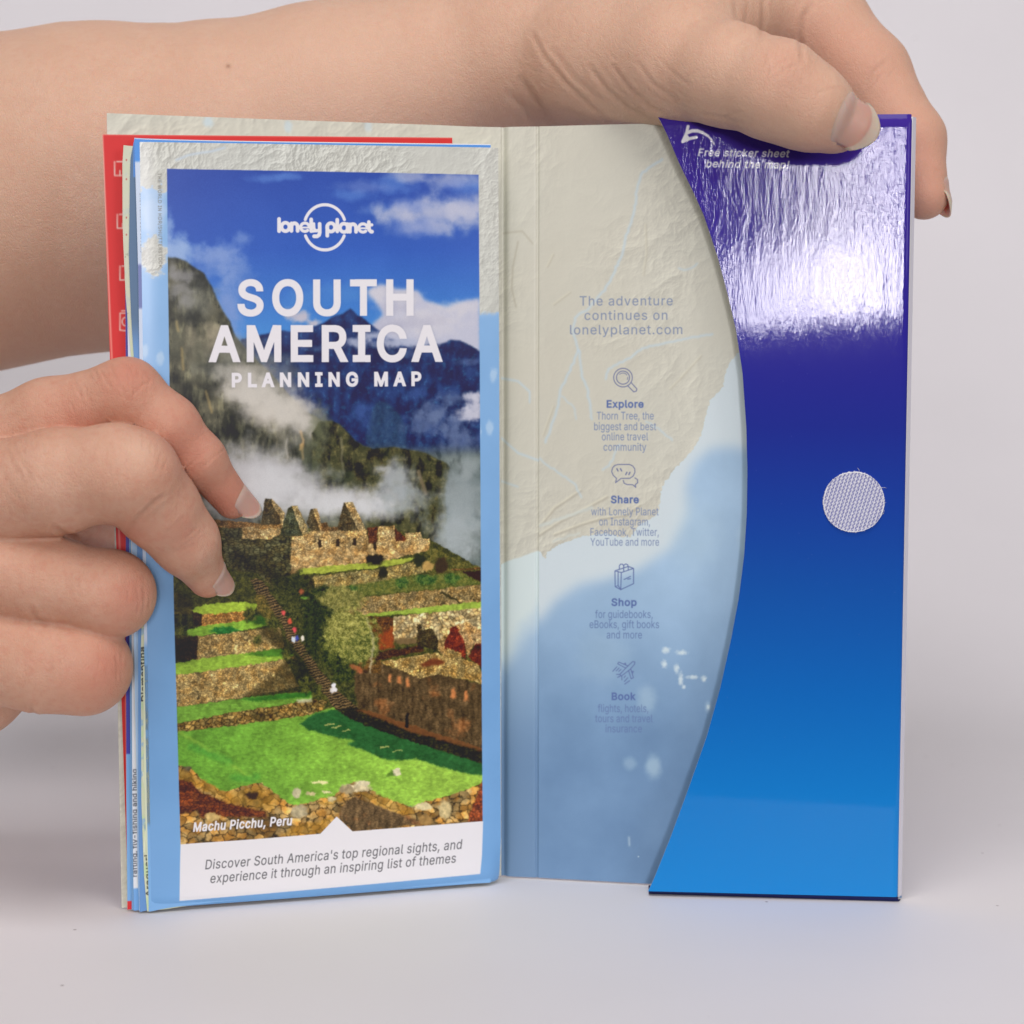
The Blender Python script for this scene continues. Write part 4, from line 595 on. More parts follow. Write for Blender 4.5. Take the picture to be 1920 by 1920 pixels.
    for x, y, c_ in ((712, 140, (216, 84, 84)), (748, 190, (200, 84, 62)), (776, 240, (206, 76, 84)), (790, 285, (60, 70, 150)), (822, 292, (224, 210, 200)), (772, 296, (206, 210, 226)), (1003, 560, (222, 216, 226)), (996, 590, (206, 196, 196)), (1010, 585, (214, 206, 210)), (422, -25, (200, 190, 180))): pg.blob(*Zd([(x, y)])[0], 4.6 if x > 990 else 4, 6, C(*c_), .95, .25, 71, 5, .4)
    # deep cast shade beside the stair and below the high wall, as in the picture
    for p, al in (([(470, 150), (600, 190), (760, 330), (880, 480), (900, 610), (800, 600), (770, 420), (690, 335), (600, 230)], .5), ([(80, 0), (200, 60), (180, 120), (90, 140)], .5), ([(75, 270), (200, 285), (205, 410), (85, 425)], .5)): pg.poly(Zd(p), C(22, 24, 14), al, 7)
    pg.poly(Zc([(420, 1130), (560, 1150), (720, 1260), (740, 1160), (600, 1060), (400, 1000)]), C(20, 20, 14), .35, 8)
    for x, y, rx, ry in ((520, 150, 14, 16), (560, 300, 10, 12), (650, 200, 16, 14), (730, 380, 12, 12), (840, 560, 14, 16), (120, 250, 16, 14), (905, 600, 14, 16)): pg.blob(*Zd([(x, y)])[0], rx, ry, foliage((34, 40, 22), (108, 104, 52)), .95, .6, 76, 8, .5)
    # ---- walls nearest the viewer
    w1, w2, wid = worley(X + 9 * f(16, 101, 3), Y * 1.25 + 9 * f(16, 102, 3), 17, 4)
    fg = np.clip(C(190, 156, 104) * (1 - N(sstep(.3, .7, f(22, 103, 3))) * np.array([.0, .14, .38], np.float32)) * N((.4 + .6 * sstep(0, .2, w2 - w1)) * (.66 + .5 * wid) * (.84 + .3 * grain) * (.5 + .95 * f(36, 104, 4))), 0, 1); pg.put(np.zeros((H, W), np.float32), fg)
    moss = np.clip(fg * .45 + C(150, 110, 40) * N(.4 + .4 * f(12, 72, 4)), 0, 1)
    fgpoly = Zd([(90, 1030), (185, 1052), (240, 1110), (300, 1150), (380, 1185), (470, 1150), (590, 1132), (640, 1170), (700, 1220), (760, 1262), (840, 1250), (920, 1225), (1010, 1205), (1050, 1160), (1120, 1125), (1190, 1150), (1260, 1200), (1360, 1240), (1460, 1275), (1490, 1255), (1640, 1215), (1760, 1180), (1880, 1130), (1880, 1400), (1110, 1440), (1020, 1330), (920, 1460), (90, 1520)])
    pg.poly(fgpoly, fg)
    for p in ([(100, 1040), (240, 1110), (380, 1190), (590, 1140), (700, 1225), (640, 1300), (560, 1270), (400, 1250), (240, 1170), (100, 1100)], [(1130, 1180), (1260, 1200), (1460, 1280), (1480, 1310), (1400, 1320), (1250, 1260)], [(760, 1380), (900, 1360), (1000, 1320), (960, 1400), (880, 1440), (700, 1440)], [(900, 1250), (1050, 1200), (1060, 1230), (960, 1270)]): pg.poly(Zd(p), moss, .85, 2)
    red = stone((112, 58, 34), .55, horiz=True)
    pg.poly(Zd([(100, 1105), (180, 1130), (240, 1190), (420, 1260), (610, 1300), (620, 1335), (420, 1330), (230, 1335), (220, 1290), (100, 1320)]), red, .95, 1); pg.poly(Zd([(1025, 1320), (1080, 1230), (1130, 1212), (1260, 1270), (1440, 1330), (1530, 1372), (1110, 1418)]), np.clip(bw * 1.15, 0, 1), 1, .8); pg.poly(Zd([(1780, 1360), (1830, 1230), (1880, 1100), (1880, 1370)]), stone((140, 72, 44), .55), 1, .8)
    pg.blob(*Zd([(530, 1205)])[0], 16, 9, C(50, 34, 22), .9, .4, 73, 8); pg.blob(*Zd([(620, 1370)])[0], 28, 20, C(60, 46, 34), .6, .5, 74, 12)
    for (x, y, rx, ry, c_) in ((1130, 1160, 30, 8, (196, 178, 146)), (1080, 1170, 16, 9, (150, 132, 104)), (1170, 1135, 16, 6, (204, 188, 158)), (800, 1300, 17, 15, (168, 152, 124)), (790, 1190, 8, 11, (178, 168, 138)), (870, 1195, 10, 5, (188, 172, 130)), (960, 1185, 12, 2.5, (206, 196, 150)), (990, 1225, 9, 6, (190, 174, 136)), (920, 1128, 18, 3, (214, 206, 150)), (1530, 1270, 20, 8, (200, 182, 144)), (300, 1330, 16, 9, (190, 158, 104)), (1540, 1350, 16, 12, (150, 116, 70)), (1650, 1290, 14, 20, (188, 166, 124)), (160, 1045, 9, 5, (90, 80, 60))): pg.blob(*Zd([(x, y)])[0], rx, ry, np.clip(C(*c_) * N(.8 + .4 * f(8, 75, 3)), 0, 1), 1, .3, 75, 8, .3)
    pg.poly(Zd([(1345, 1055), (1385, 1045), (1395, 1085), (1350, 1092)]), C(206, 194, 164)); pg.poly(Zd([(1345, 1055), (1360, 1090), (1300, 1094)]), C(70, 96, 40), .8, .6)
    # natural, uneven edges: shift every spot of the picture a little, then soften it to print sharpness
    amp = .68 * (.3 + .7 * sstep(900, 1080, Y)) * pg.k
    dx = (f(11, 96, 3) - .5) * 9 * amp + (f(3.2, 97, 2) - .5) * 4.5 * amp; dy = (f(11, 98, 3) - .5) * 9 * amp + (f(3.2, 99, 2) - .5) * 4.5 * amp
    yy, xx = np.mgrid[0:H, 0:W].astype(np.float32); sx, sy = np.clip(xx + dx, 0, W - 1.01), np.clip(yy + dy, 0, H - 1.01); ix, iy = sx.astype(int), sy.astype(int); fx, fy = N(sx - ix), N(sy - iy)
    I = pg.img; I = (I[iy, ix] * (1 - fx) + I[iy, ix + 1] * fx) * (1 - fy) + (I[iy + 1, ix] * (1 - fx) + I[iy + 1, ix + 1] * fx) * fy
    soft = blur(I, 1.2); pg.img = I * .72 + soft * .28
    pg.img = pg.img * N(1 + (.26 * f(9, 100, 4) - .13) * sstep(980, 1060, Y))
    # print grain, then frame mask
    pg.img += (np.random.RandomState(3).rand(H, W, 1).astype(np.float32) - .5) * .035
    pg.img = np.clip(pg.img * N(1 + .07 * sstep(900, 1000, Y)), 0, 1) ** 1.04; pg.img = keep * (1 - K[..., None]) + pg.img * K[..., None]
    # white foot band with its notch
    pg.poly(Zd([(118, 1492), (520, 1463), (925, 1429), (1020, 1328), (1112, 1415), (1875, 1358), (1868, 1560), (1858, 1667), (112, 1825), (115, 1600)]), WHITE)
    # title and small print
    w = C(224, 216, 226)
    pg.text("SOUTH", 447, 587, 771, 586.5, 62, w, 3.0, 0, 112, 1, .12); pg.text("AMERICA", 394, 673, 825, 672.5, 63, w, 3.0, 0, 84, 1, .14); pg.text("PLANNING MAP", 435, 721.5, 787, 719, 24, w, 1.75, 0, 235, 1, .1)
    pg.text("Machu Picchu, Peru", 362, 1557.5, 544, 1544.5, 16.5, w, .75, .2, 40, 1, .25)
    tg = C(96, 94, 100)
    pg.text("Discover South America's top regional sights, and", 384, 1629, 864, 1590.5, 17.6, tg, .15, .2, 22); pg.text("experience it through an inspiring list of themes", 393, 1655, 853, 1616.5, 17.6, tg, .15, .2, 22)
    pg.text("THE WORLD IN HDR/SHUTTERSTOCK", 295.5, 324, 297.5, 500, 6.5, C(110, 104, 98), .2, 0, 60, .8)
    # publisher's mark: a ring cut by round heavy lower-case letters
    cx, cy = 607.2, 425
    pg.arc(cx, cy, 39, 42, 20, 160, 5.6, w); pg.arc(cx, cy, 39, 42, 202, 338, 5.6, w)
    S = 8.727; L = lambda p: Z(p, S, 500, 370); lw = 6.9
    for x, a, b in ((188, 345, 540), (712, 352, 540), (1138, 358, 545)): pg.line(L([(x, a), (x, b)]), lw, w)
    for x, y in ((292, 473), (1035, 480), (1248, 488)): pg.arc(*L([(x, y)])[0], 7.4, 7.8, 0, 360, 6.6, w)
    for x, y in ((440, 470), (1395, 485)):
        X0, Y0 = L([(x, y)])[0]; pg.line([(X0 - 5.8, Y0 - 6), (X0 - 5.8, Y0 + 7.6)], lw, w); pg.line([(X0 + 5.8, Y0), (X0 + 5.8, Y0 + 7.6)], lw, w); pg.arc(X0, Y0, 5.8, 6.4, 0, 180, lw, w)
    for x, y in ((610, 478), (1560, 490)):
        X0, Y0 = L([(x, y)])[0]; pg.arc(X0, Y0, 8, 7.6, 0, 310, 5.6, w); pg.line([(X0 - 6, Y0 + .6), (X0 + 7.6, Y0 + .6)], 3.2, w)
    pg.line(L([(712, 520), (735, 545), (790, 535), (855, 520)]), 5, w); pg.line(L([(850, 425), (852, 560), (840, 605), (810, 625), (760, 625)]), lw, w); pg.line(L([(755, 420), (760, 500), (790, 540), (840, 530)]), 5, w)
    pg.line(L([(975, 460), (975, 615)]), lw, w); pg.line(L([(1308, 430), (1308, 550)]), lw, w)
    pg.line(L([(1655, 395), (1660, 520), (1690, 550), (1708, 550)]), lw, w); pg.line(L([(1640, 440), (1705, 440)]), 5.6, w)
    return np.clip(pg.img, 0, 1)
# ---------------------------------------------------------------- materials
def lin(c): c = np.asarray(c, float); return np.where(c <= .04045, c / 12.92, ((c + .055) / 1.055) ** 2.4)
_WL = lin(np.array([222, 214, 223]) / 255)
def albedo(c): return np.clip(lin(c) * (.80 / _WL), .002, .85)       # a colour as printed: paper white is 0.80
def rgb(*c): return tuple(albedo(np.array(c) / 255.)) + (1,)
class NT:
    def __init__(s, name):
        s.m = bpy.data.materials.new(name); s.m.use_nodes = True; s.n = s.m.node_tree.nodes; s.l = s.m.node_tree.links
        s.b = s.n['Principled BSDF']
    def node(s, t, **k):
        n = s.n.new(t)
        for a, v in k.items():
            if a[0] == '_': n.inputs[a[1:]].default_value = v
            else: setattr(n, a, v)
        return n
    def link(s, a, b): s.l.new(a, b)
    def set(s, **k):
        for a, v in k.items(): s.b.inputs[a.replace('_', ' ')].default_value = v
        return s
    def bump(s, h, strength, dist, prev=None):
        b = s.node('ShaderNodeBump', _Strength=strength, _Distance=dist); s.link(h, b.inputs['Height'])
        if prev: s.link(prev, b.inputs['Normal'])
        s.link(b.outputs[0], s.b.inputs['Normal']); return b.outputs[0]
    def noise(s, scale, detail=2., rough=.5, vec=None, map_scale=None, coord='Object'):
        n = s.node('ShaderNodeTexNoise', _Scale=scale, _Detail=detail, _Roughness=rough)
        tc = s.node('ShaderNodeTexCoord'); v = tc.outputs[coord]
        if map_scale: mp = s.node('ShaderNodeMapping', _Scale=map_scale); s.link(v, mp.inputs[0]); v = mp.outputs[0]
        s.link(v, n.inputs['Vector']); return n.outputs['Fac']
def plain(name, col, rough=.5, spec=.4, grain=.0):
    t = NT(name).set(Base_Color=col, Roughness=rough, Specular_IOR_Level=spec)
    t.bump(t.noise(2500, 3), .12 + grain, .0001); return t.m
def page_image(name, img, veil=0.):
    h, w_, _ = img.shape; im = bpy.data.images.new(name, w_, h, alpha=False, float_buffer=True); im.colorspace_settings.name = 'Non-Color'
    px = np.ones((h, w_, 4), np.float32); px[..., :3] = np.clip(albedo(np.clip(img, 0, 1)) * (1 + veil) - veil, .0015, .85)[::-1]; im.pixels.foreach_set(px.ravel()); im.pack(); return im
def printed(name, img, rough=.42, spec=.45, coat=0., bump=.1, streak=None, coat_rough=.1, veil=0., coat_ior=1.5):
    t = NT(name).set(Roughness=rough, Specular_IOR_Level=spec, Coat_Weight=coat, Coat_Roughness=coat_rough, Coat_IOR=coat_ior)
    x = t.node('ShaderNodeTexImage', image=page_image(name, img, veil), extension='EXTEND', interpolation='Cubic'); t.link(x.outputs[0], t.b.inputs['Base Color'])
    if streak:                                                      # rippled varnish over a smooth print
        a = t.noise(1., 3., .6, map_scale=streak); a2 = t.noise(1., 2., .5, map_scale=tuple(x * .22 for x in streak))
        tc = t.node('ShaderNodeTexCoord'); sz = t.node('ShaderNodeSeparateXYZ'); t.link(tc.outputs['Object'], sz.inputs[0])
        up = t.node('ShaderNodeMapRange', **{'_From Min': .172, '_From Max': .215, '_To Min': .25, '_To Max': 1.}); t.link(sz.outputs[2], up.inputs[0])
        m1 = t.node('ShaderNodeMath', operation='MULTIPLY_ADD'); t.link(a2, m1.inputs[0]); m1.inputs[1].default_value = 2.2; t.link(a, m1.inputs[2])
        m2 = t.node('ShaderNodeMath', operation='MULTIPLY'); t.link(m1.outputs[0], m2.inputs[0]); t.link(up.outputs[0], m2.inputs[1])
        bb = t.node('ShaderNodeBump', _Strength=1., _Distance=bump); t.link(m2.outputs[0], bb.inputs['Height']); t.link(bb.outputs[0], t.b.inputs['Coat Normal'])
    else:
        b = t.bump(t.noise(60, 2, .5), bump * .25, .0006); t.bump(t.noise(3000, 2), bump, .0001, b)
    return t.m

# ---------------------------------------------------------------- sheets of paper and card
def sheet(name, pos, nu, nv, thick, mats, parent=None, back=None):
    """pos(u, v) -> point, u to the right, v upward as seen from the front; thickness goes backward. Slots: front, back, edge."""
    us, vs_ = np.linspace(0, 1, nu + 1), np.linspace(0, 1, nv + 1)
    G = np.array([[pos(u, v) for u in us] for v in vs_])
    du, dv = np.gradient(G, axis=1), np.gradient(G, axis=0); N = np.cross(du, dv); N /= np.linalg.norm(N, axis=-1, keepdims=True)
    B = G - N * thick; n = (nu + 1) * (nv + 1); ix = lambda i, j: j * (nu + 1) + i
    V = np.r_[G.reshape(-1, 3), B.reshape(-1, 3)]; UV = np.array([(u, v) for v in vs_ for u in us] * 2)
    F, M = [], []
    for j in range(nv):
        for i in range(nu):
            a, b, c, d = ix(i, j), ix(i + 1, j), ix(i + 1, j + 1), ix(i, j + 1)
            F += [(a, b, c, d), (a + n, d + n, c + n, b + n)]; M += [0, 1]
    rim = [ix(i, 0) for i in range(nu)] + [ix(nu, j) for j in range(nv)] + [ix(i, nv) for i in range(nu, 0, -1)] + [ix(0, j) for j in range(nv, 0, -1)]
    R0 = len(V); V = np.r_[V, V[rim], V[[r + n for r in rim]]]; UV = np.r_[UV, UV[rim], UV[rim]]; k = len(rim)
    for a in range(k):
        b = (a + 1) % k; F.append((R0 + a, R0 + k + a, R0 + k + b, R0 + b)); M.append(2)
    return mesh_obj(name, V, F, mats, parent, UV, M)
def quad_of(pos): return [tuple(project(pos(*c))) for c in ((0, 1), (1, 1), (1, 0), (0, 0))]

# ---------------------------------------------------------------- the setting: a white paper sweep, table and background in one
prof = [(.428, -.30)] + [(.444 - .016 * math.cos(a), -.016 + .016 * math.sin(a)) for a in np.radians(np.arange(0, 91, 9))] + [(y, 0.0) for y in np.linspace(.46, .80, 9)]
prof += [(.80 + .34 * math.sin(a), .34 - .34 * math.cos(a)) for a in np.radians(np.arange(5, 91, 5))] + [(1.14, z) for z in (.5, .8, 1.2, 1.6)]
XS = np.linspace(-2.2, 2.2, 23)
V = [(x, y, z) for y, z in prof for x in XS]; F = [(j * 23 + i, j * 23 + i + 1, (j + 1) * 23 + i + 1, (j + 1) * 23 + i) for j in range(len(prof) - 1) for i in range(22)]
t = NT("white_sweep").set(Roughness=.52, Specular_IOR_Level=.20)
vor = t.node('ShaderNodeTexVoronoi', _Scale=42.0); tc = t.node('ShaderNodeTexCoord'); t.link(tc.outputs['Object'], vor.inputs['Vector'])
rmp = t.node('ShaderNodeMapRange', **{'_From Min': .012, '_From Max': .03}); t.link(vor.outputs['Distance'], rmp.inputs[0])
nz = t.noise(9, 3); mr = t.node('ShaderNodeMapRange', **{'_From Min': .3, '_From Max': .7, '_To Min': .835, '_To Max': .865}); t.link(nz, mr.inputs[0])
mx = t.node('ShaderNodeMix', data_type='RGBA'); mx.inputs['A'].default_value = (.42, .40, .40, 1); t.link(rmp.outputs[0], mx.inputs['Factor'])
cb = t.node('ShaderNodeCombineColor'); [t.link(mr.outputs[0], cb.inputs[i]) for i in range(3)]; t.link(cb.outputs[0], mx.inputs['B']); t.link(mx.outputs['Result'], t.b.inputs['Base Color'])
t.bump(t.noise(700, 4, .6), .10, .0003)
back = mesh_obj("backdrop", V, F, [t.m]); back['kind'] = 'structure'

# ---------------------------------------------------------------- the card folder, standing open like a book
H_F = 0.240
PL, SL, SR, PR = np.array([-.1193, .5562]), np.array([-.0035, .5908]), np.array([.0086, .5890]), np.array([.1213, .5668])
FL, FR = np.array([.0419, .5702]), np.array([.1196, .5638])
folder = thing("map_folder", "open card folder with atlas print inside and a glossy purple to blue flap", "folder", (0.0085, .589, 0))
card_back = NT("folder_outside").set(Base_Color=rgb(58, 72, 160), Roughness=.25).m
card_edge = plain("card_edge", rgb(214, 206, 208), .7, .2)
lerp = lambda a, b, s: a + (b - a) * s
def upright(a, b, z0, z1, bend=None):
    def pos(u, v):
        p = lerp(a, b, u); z = lerp(z0, z1, v); y = p[1] + (bend(u, v) if bend else 0)
        return np.array([p[0], y, z])
    return pos
right_pos = upright(SR, PR, .0006, H_F, lambda u, v: -.0012 * math.sin(math.pi * min(1, u * 1.3)) * v * .6)
left_pos = upright(PL, SL, .0006, H_F, lambda u, v: .0010 * math.sin(math.pi * u) + (.0012 * max(0, v - .96) / .04 * math.exp(-((u - .92) / .06) ** 2)))
spine_pos = upright(SL, SR, .0006, H_F, lambda u, v: .0011 * math.exp(-((u - .06) / .08) ** 2) + .0006 * math.exp(-((u - .955) / .035) ** 2))
q = quad_of(right_pos); sheet("right_panel", right_pos, 40, 40, .0005, [printed("atlas_print_right", print_right_panel(q, 760, 1560), .40, .5, 0, .12), card_back, card_edge], folder)
q = quad_of(left_pos); sheet("left_panel", left_pos, 24, 24, .0005, [printed("atlas_print_left", print_plain_panel(q, 420, 860, False), .40, .5), card_back, card_edge], folder)
q = quad_of(spine_pos); sheet("spine", spine_pos, 40, 24, .0005, [printed("atlas_print_spine", print_plain_panel(q, 96, 1500, True), .40, .5), card_back, card_edge], folder)
# the flap with its swung edge
EDGE = [(1228, 208), (1232, 214), (1252, 255), (1275, 310), (1300, 360), (1320, 405), (1345, 480), (1365, 555), (1380, 620), (1392, 700), (1399, 800), (1401, 880), (1400, 960), (1395, 1040), (1385, 1120), (1370, 1200), (1350, 1290), (1325, 1380), (1290, 1480), (1255, 1575), (1225, 1650), (1209, 1684), (1206, 1690)]
E3 = np.array([on_wall(x, y, FL, FR) for x, y in EDGE]); _o = np.argsort(E3[:, 2])
def edge_s(z): return (np.interp(z, E3[_o, 2], E3[_o, 0]) - FL[0]) / (FR[0] - FL[0])
Z0, Z1 = .0017, .2408
def flap_full(s, v):
    p = lerp(FL, FR, s); z = lerp(Z0, Z1, v)
    roll = max(0., (s - .985) / .015); top = max(0., (v - .993) / .007)
    return np.array([p[0], p[1] + .0008 * roll ** 2 + .0010 * top ** 2 - .0006 * math.sin(math.pi * v) * (1 - s), z])
flap_quad = [tuple(project(flap_full(*c))) for c in ((0, 1), (1, 1), (1, 0), (0, 0))]
flap_img = print_flap(flap_quad, 480, 1480)
def flap_pos(u, v):
    s0 = edge_s(lerp(Z0, Z1, v)); u = 1 - (1 - u) ** 1.35; return flap_full(lerp(s0, 1, u), v)
flap_mat = printed("flap_print", flap_img, .5, .0, 1.0, .000034, (1700., 1700., 400.), .05, .008, 1.28)
flap = sheet("flap", flap_pos, 48, 120, .00045, [flap_mat, plain("flap_inside", rgb(200, 198, 200), .5), card_edge], folder)
l = flap.data.uv_layers[0]; vi = np.empty(len(flap.data.loops), np.int32); flap.data.loops.foreach_get('vertex_index', vi)   # page coordinates of the swung shape
co = np.empty(len(flap.data.vertices) * 3, np.float32); flap.data.vertices.foreach_get('co', co); co = co.reshape(-1, 3) + np.array(folder.location)
uvp = np.c_[(co[:, 0] - FL[0]) / (FR[0] - FL[0]), (co[:, 2] - Z0) / (Z1 - Z0)]; l.data.foreach_set('uv', uvp[vi].astype(np.float32).ravel())
gus = upright(FR + [.0002, .0009], PR, .0014, H_F); sheet("side_strip", gus, 2, 12, .0004, [plain("strip_print", rgb(206, 198, 214), .5), card_back, card_edge], folder)
fl0 = lerp(FL, FR, .012)
def floor_pos(u, v):
    a = lerp(fl0 + [0, .0004], FR + [0, .0004], u); b = lerp(lerp(SR, PR, .31), PR - [.0006, 0], u) - [0, .0009]; p = lerp(a, b, v)
    return np.array([p[0], p[1], .0004 + .0013 * max(0, 1 - v / .2)])
floor_mat = plain("floor_shadow_navy", rgb(28, 34, 84), .6, .1)  # navy darkened to paint in the shadow line under the flap
sheet("pocket_floor", floor_pos, 8, 10, .0003, [floor_mat, floor_mat, floor_mat], folder)

# the round hook-and-loop fastener stuck to the flap
dc = on_wall(1600.5, 941, FL, FR); tu = np.array([FR[0] - FL[0], FR[1] - FL[1], 0]); tu /= np.linalg.norm(tu); tn = np.array([tu[1], -tu[0], 0]); tz = np.array([0, 0, 1.])
R_D = 57.5 * dc[1] / FPX; V, F, WV = [], [], []; NG = 120
rs = np.random.RandomState(4); ca, sa = math.cos(math.radians(17)), math.sin(math.radians(17))
for j in range(NG + 1):
    for i in range(NG + 1):
        u, v = 2 * i / NG - 1, 2 * j / NG - 1; x, z = R_D * u * math.sqrt(1 - v * v / 2), R_D * v * math.sqrt(1 - u * u / 2); rim = max(abs(u), abs(v)) > .999
        if rim: k_ = 1 + .012 * rs.randn(); x *= k_; z *= k_
        a, b = x * ca - z * sa, x * sa + z * ca                       # a across the warp threads, b along them
        warp = math.exp(-(((a / .00105) % 1 - .5) / .17) ** 2); rung = .5 + .5 * math.cos(2 * math.pi * (b / .00115 + .5 * (math.floor(a / .00105) % 2)))
        fuzz = .8 + .4 * rs.rand(); edge = 1. if max(abs(u), abs(v)) > .965 else 0.
        WV.append(min(1, max(warp, .85 * rung ** 1.5 * (.6 + .5 * rs.rand()), edge) * fuzz))
        V.append(dc + tu * x + tz * z + tn * (.00005 if rim else .0006 + .00022 * WV[-1] + .00005 * rs.randn()))
for j in range(NG):
    for i in range(NG): q_ = j * (NG + 1) + i; F.append((q_, q_ + 1, q_ + NG + 2, q_ + NG + 1))
for th, ln, cv in ((80, .0016, .6), (28, .0018, -.5), (-2, .0006, .5), (-14, .0007, -.8), (-24, .0010, 1.0), (-70, .0005, .4)):       # loose fibres at the rim
    p0 = np.array([math.cos(math.radians(th)), math.sin(math.radians(th))]) * R_D * .98; base = len(V); d = math.radians(th)
    for sgm in range(6):
        for (ox, oz) in ((-1, 0), (1, 0), (0, 1)): V.append(dc + tu * (p0[0] + ox * .00006) + tz * (p0[1] + oz * .00008) + tn * (.0005 + .0002 * sgm / 5))
        d += cv * .35; p0 = p0 + np.array([math.cos(d), math.sin(d)]) * ln / 5
    for sgm in range(5):
        for c in range(3): F.append((base + sgm * 3 + c, base + sgm * 3 + (c + 1) % 3, base + sgm * 3 + 3 + (c + 1) % 3, base + sgm * 3 + 3 + c))
t = NT("woven_nylon").set(Roughness=.6, Specular_IOR_Level=.3); wa = t.node('ShaderNodeAttribute', attribute_name='weave')
cr = t.node('ShaderNodeValToRGB'); cr.color_ramp.elements[0].color = rgb(100, 100, 164); cr.color_ramp.elements[1].color = rgb(226, 220, 238); t.link(wa.outputs['Fac'], cr.inputs[0]); t.link(cr.outputs[0], t.b.inputs['Base Color'])
dot = mesh_obj("fastener_dot", V, F, [t.m], flap); wl_ = dot.data.attributes.new('weave', 'FLOAT', 'POINT'); wl_.data.foreach_set('value', np.r_[WV, np.ones(len(V) - len(WV))].astype(np.float32)); dot['label'] = "round pale lilac woven fastener dot stuck on the blue flap"

# ---------------------------------------------------------------- the red sticker sheet behind the booklet
off = lambda p, k: p + np.array([.286, -.958]) * k
sa_, sb_ = off(PL, .0008), off(SL, .0008)
TL, BL, TR = on_wall(192, 252, sa_, sb_), on_wall(241, 1704, sa_, sb_), on_wall(848, 258, sa_, sb_)
BL[2] = max(BL[2], .0008)
sk = lambda u, v: BL + (TL - BL) * v + (TR - TL) * u
st_mat = printed("sticker_print", print_stickers(quad_of(sk), 420, 900), .45, .4)
st = sheet("sticker_sheet", sk, 12, 12, .0003, [st_mat, card_edge, plain("sticker_edge", rgb(236, 170, 162), .6)])
st['label'] = "red sticker sheet sticking out behind the folded map"; st['category'] = "sticker sheet"

# ---------------------------------------------------------------- the folded map: cover in front, folded leaves fanning out behind it
def low_point(px, py, z): d = ray(px, py); return EYE + d * ((z - CAM_H) / d[2])
MA, MB = low_point(284, 1706, .0013)[:2], low_point(940, 1655, .0010)[:2]; nrm = np.array([MB[1] - MA[1], MA[0] - MB[0]]) / math.hypot(MB[0] - MA[0], MB[1] - MA[1])
fmap = thing("folded_map", "folded paper map with mountain ruins on its cover, standing inside the folder", "map", (-.0567, .570, 0))
def from_px(px_top, py_top, px_bot, py_bot, k):     # a left edge measured on a leaf k metres behind the cover
    a, b = MA - nrm * k, MB - nrm * k
    return on_wall(px_top, py_top, a, b), on_wall(px_bot, py_bot, a, b)
c00, c10 = low_point(284, 1706, .0013), low_point(940, 1655, .0010); c01, c11 = on_wall(262, 266, MA, MB), on_wall(935, 277, MA, MB)
def cover_pos(u, v):
    p = (c00 * (1 - u) + c10 * u) * (1 - v) + (c01 * (1 - u) + c11 * u) * v
    d = .0004 * math.exp(-((u - 1) / .02) ** 2) + .0003 * math.exp(-(u / .02) ** 2) - .0006 * math.sin(math.pi * u)
    d += .0022 * max(0, (u - .965) / .035) ** 2 * max(0, 1 - v / .06) + .0014 * max(0, 1 - v / .014) ** 2.2          # the bottom is a fold: it rolls under
    return p - np.array([nrm[0], nrm[1], 0]) * d
paper_edge = plain("paper_edge", rgb(222, 218, 220), .7, .2)
leaf_back = plain("leaf_inside", rgb(206, 208, 186), .6, .3)
cov_mat = printed("cover_print", print_cover([tuple(project(p)) for p in (c01, c11, c10, c00)], 760, 1600), .36, .35, .15, .07, None, .2, .018)

sheet("front_cover", lambda u, v: cover_pos(u, v), 60, 120, .0002, [cov_mat, leaf_back, paper_edge], fmap)
# the cover sheet turns round at the foot and comes up again behind: its pale cut edge shows as a loop at the left
loop = [(268.5, 1250, 4), (269, 1400, 4), (271.5, 1520, 4), (275.5, 1610, 4), (279.5, 1656, 5), (280.5, 1680, 7), (278, 1696, 11), (272.5, 1704, 15), (266, 1702, 19), (261, 1688, 22), (258.5, 1660, 23), (257.5, 1600, 23), (257, 1480, 23)]
lp = np.array(loop, float); tt = np.linspace(0, len(loop) - 1, 60); lp = np.c_[[np.interp(tt, np.arange(len(loop)), lp[:, c]) for c in range(3)]].T
for _ in range(3): lp[1:-1] = (lp[:-2] + 2 * lp[1:-1] + lp[2:]) / 4
def loop_pos(u, v):
    x, y, k = [np.interp(u * 59, np.arange(60), lp[:, c]) for c in range(3)]; a, b = MA - nrm * k * .0001, MB - nrm * k * .0001; p = on_wall(x, y, a, b); p[2] = max(p[2], .0006)
    e = (MB - MA) / np.linalg.norm(MB - MA); return p + np.array([e[0], e[1], .35]) * .0028 * v
sheet("fold_loop", loop_pos, 59, 1, .00042, [leaf_back, plain("cover_outside", rgb(128, 168, 222), .4), paper_edge], fmap)
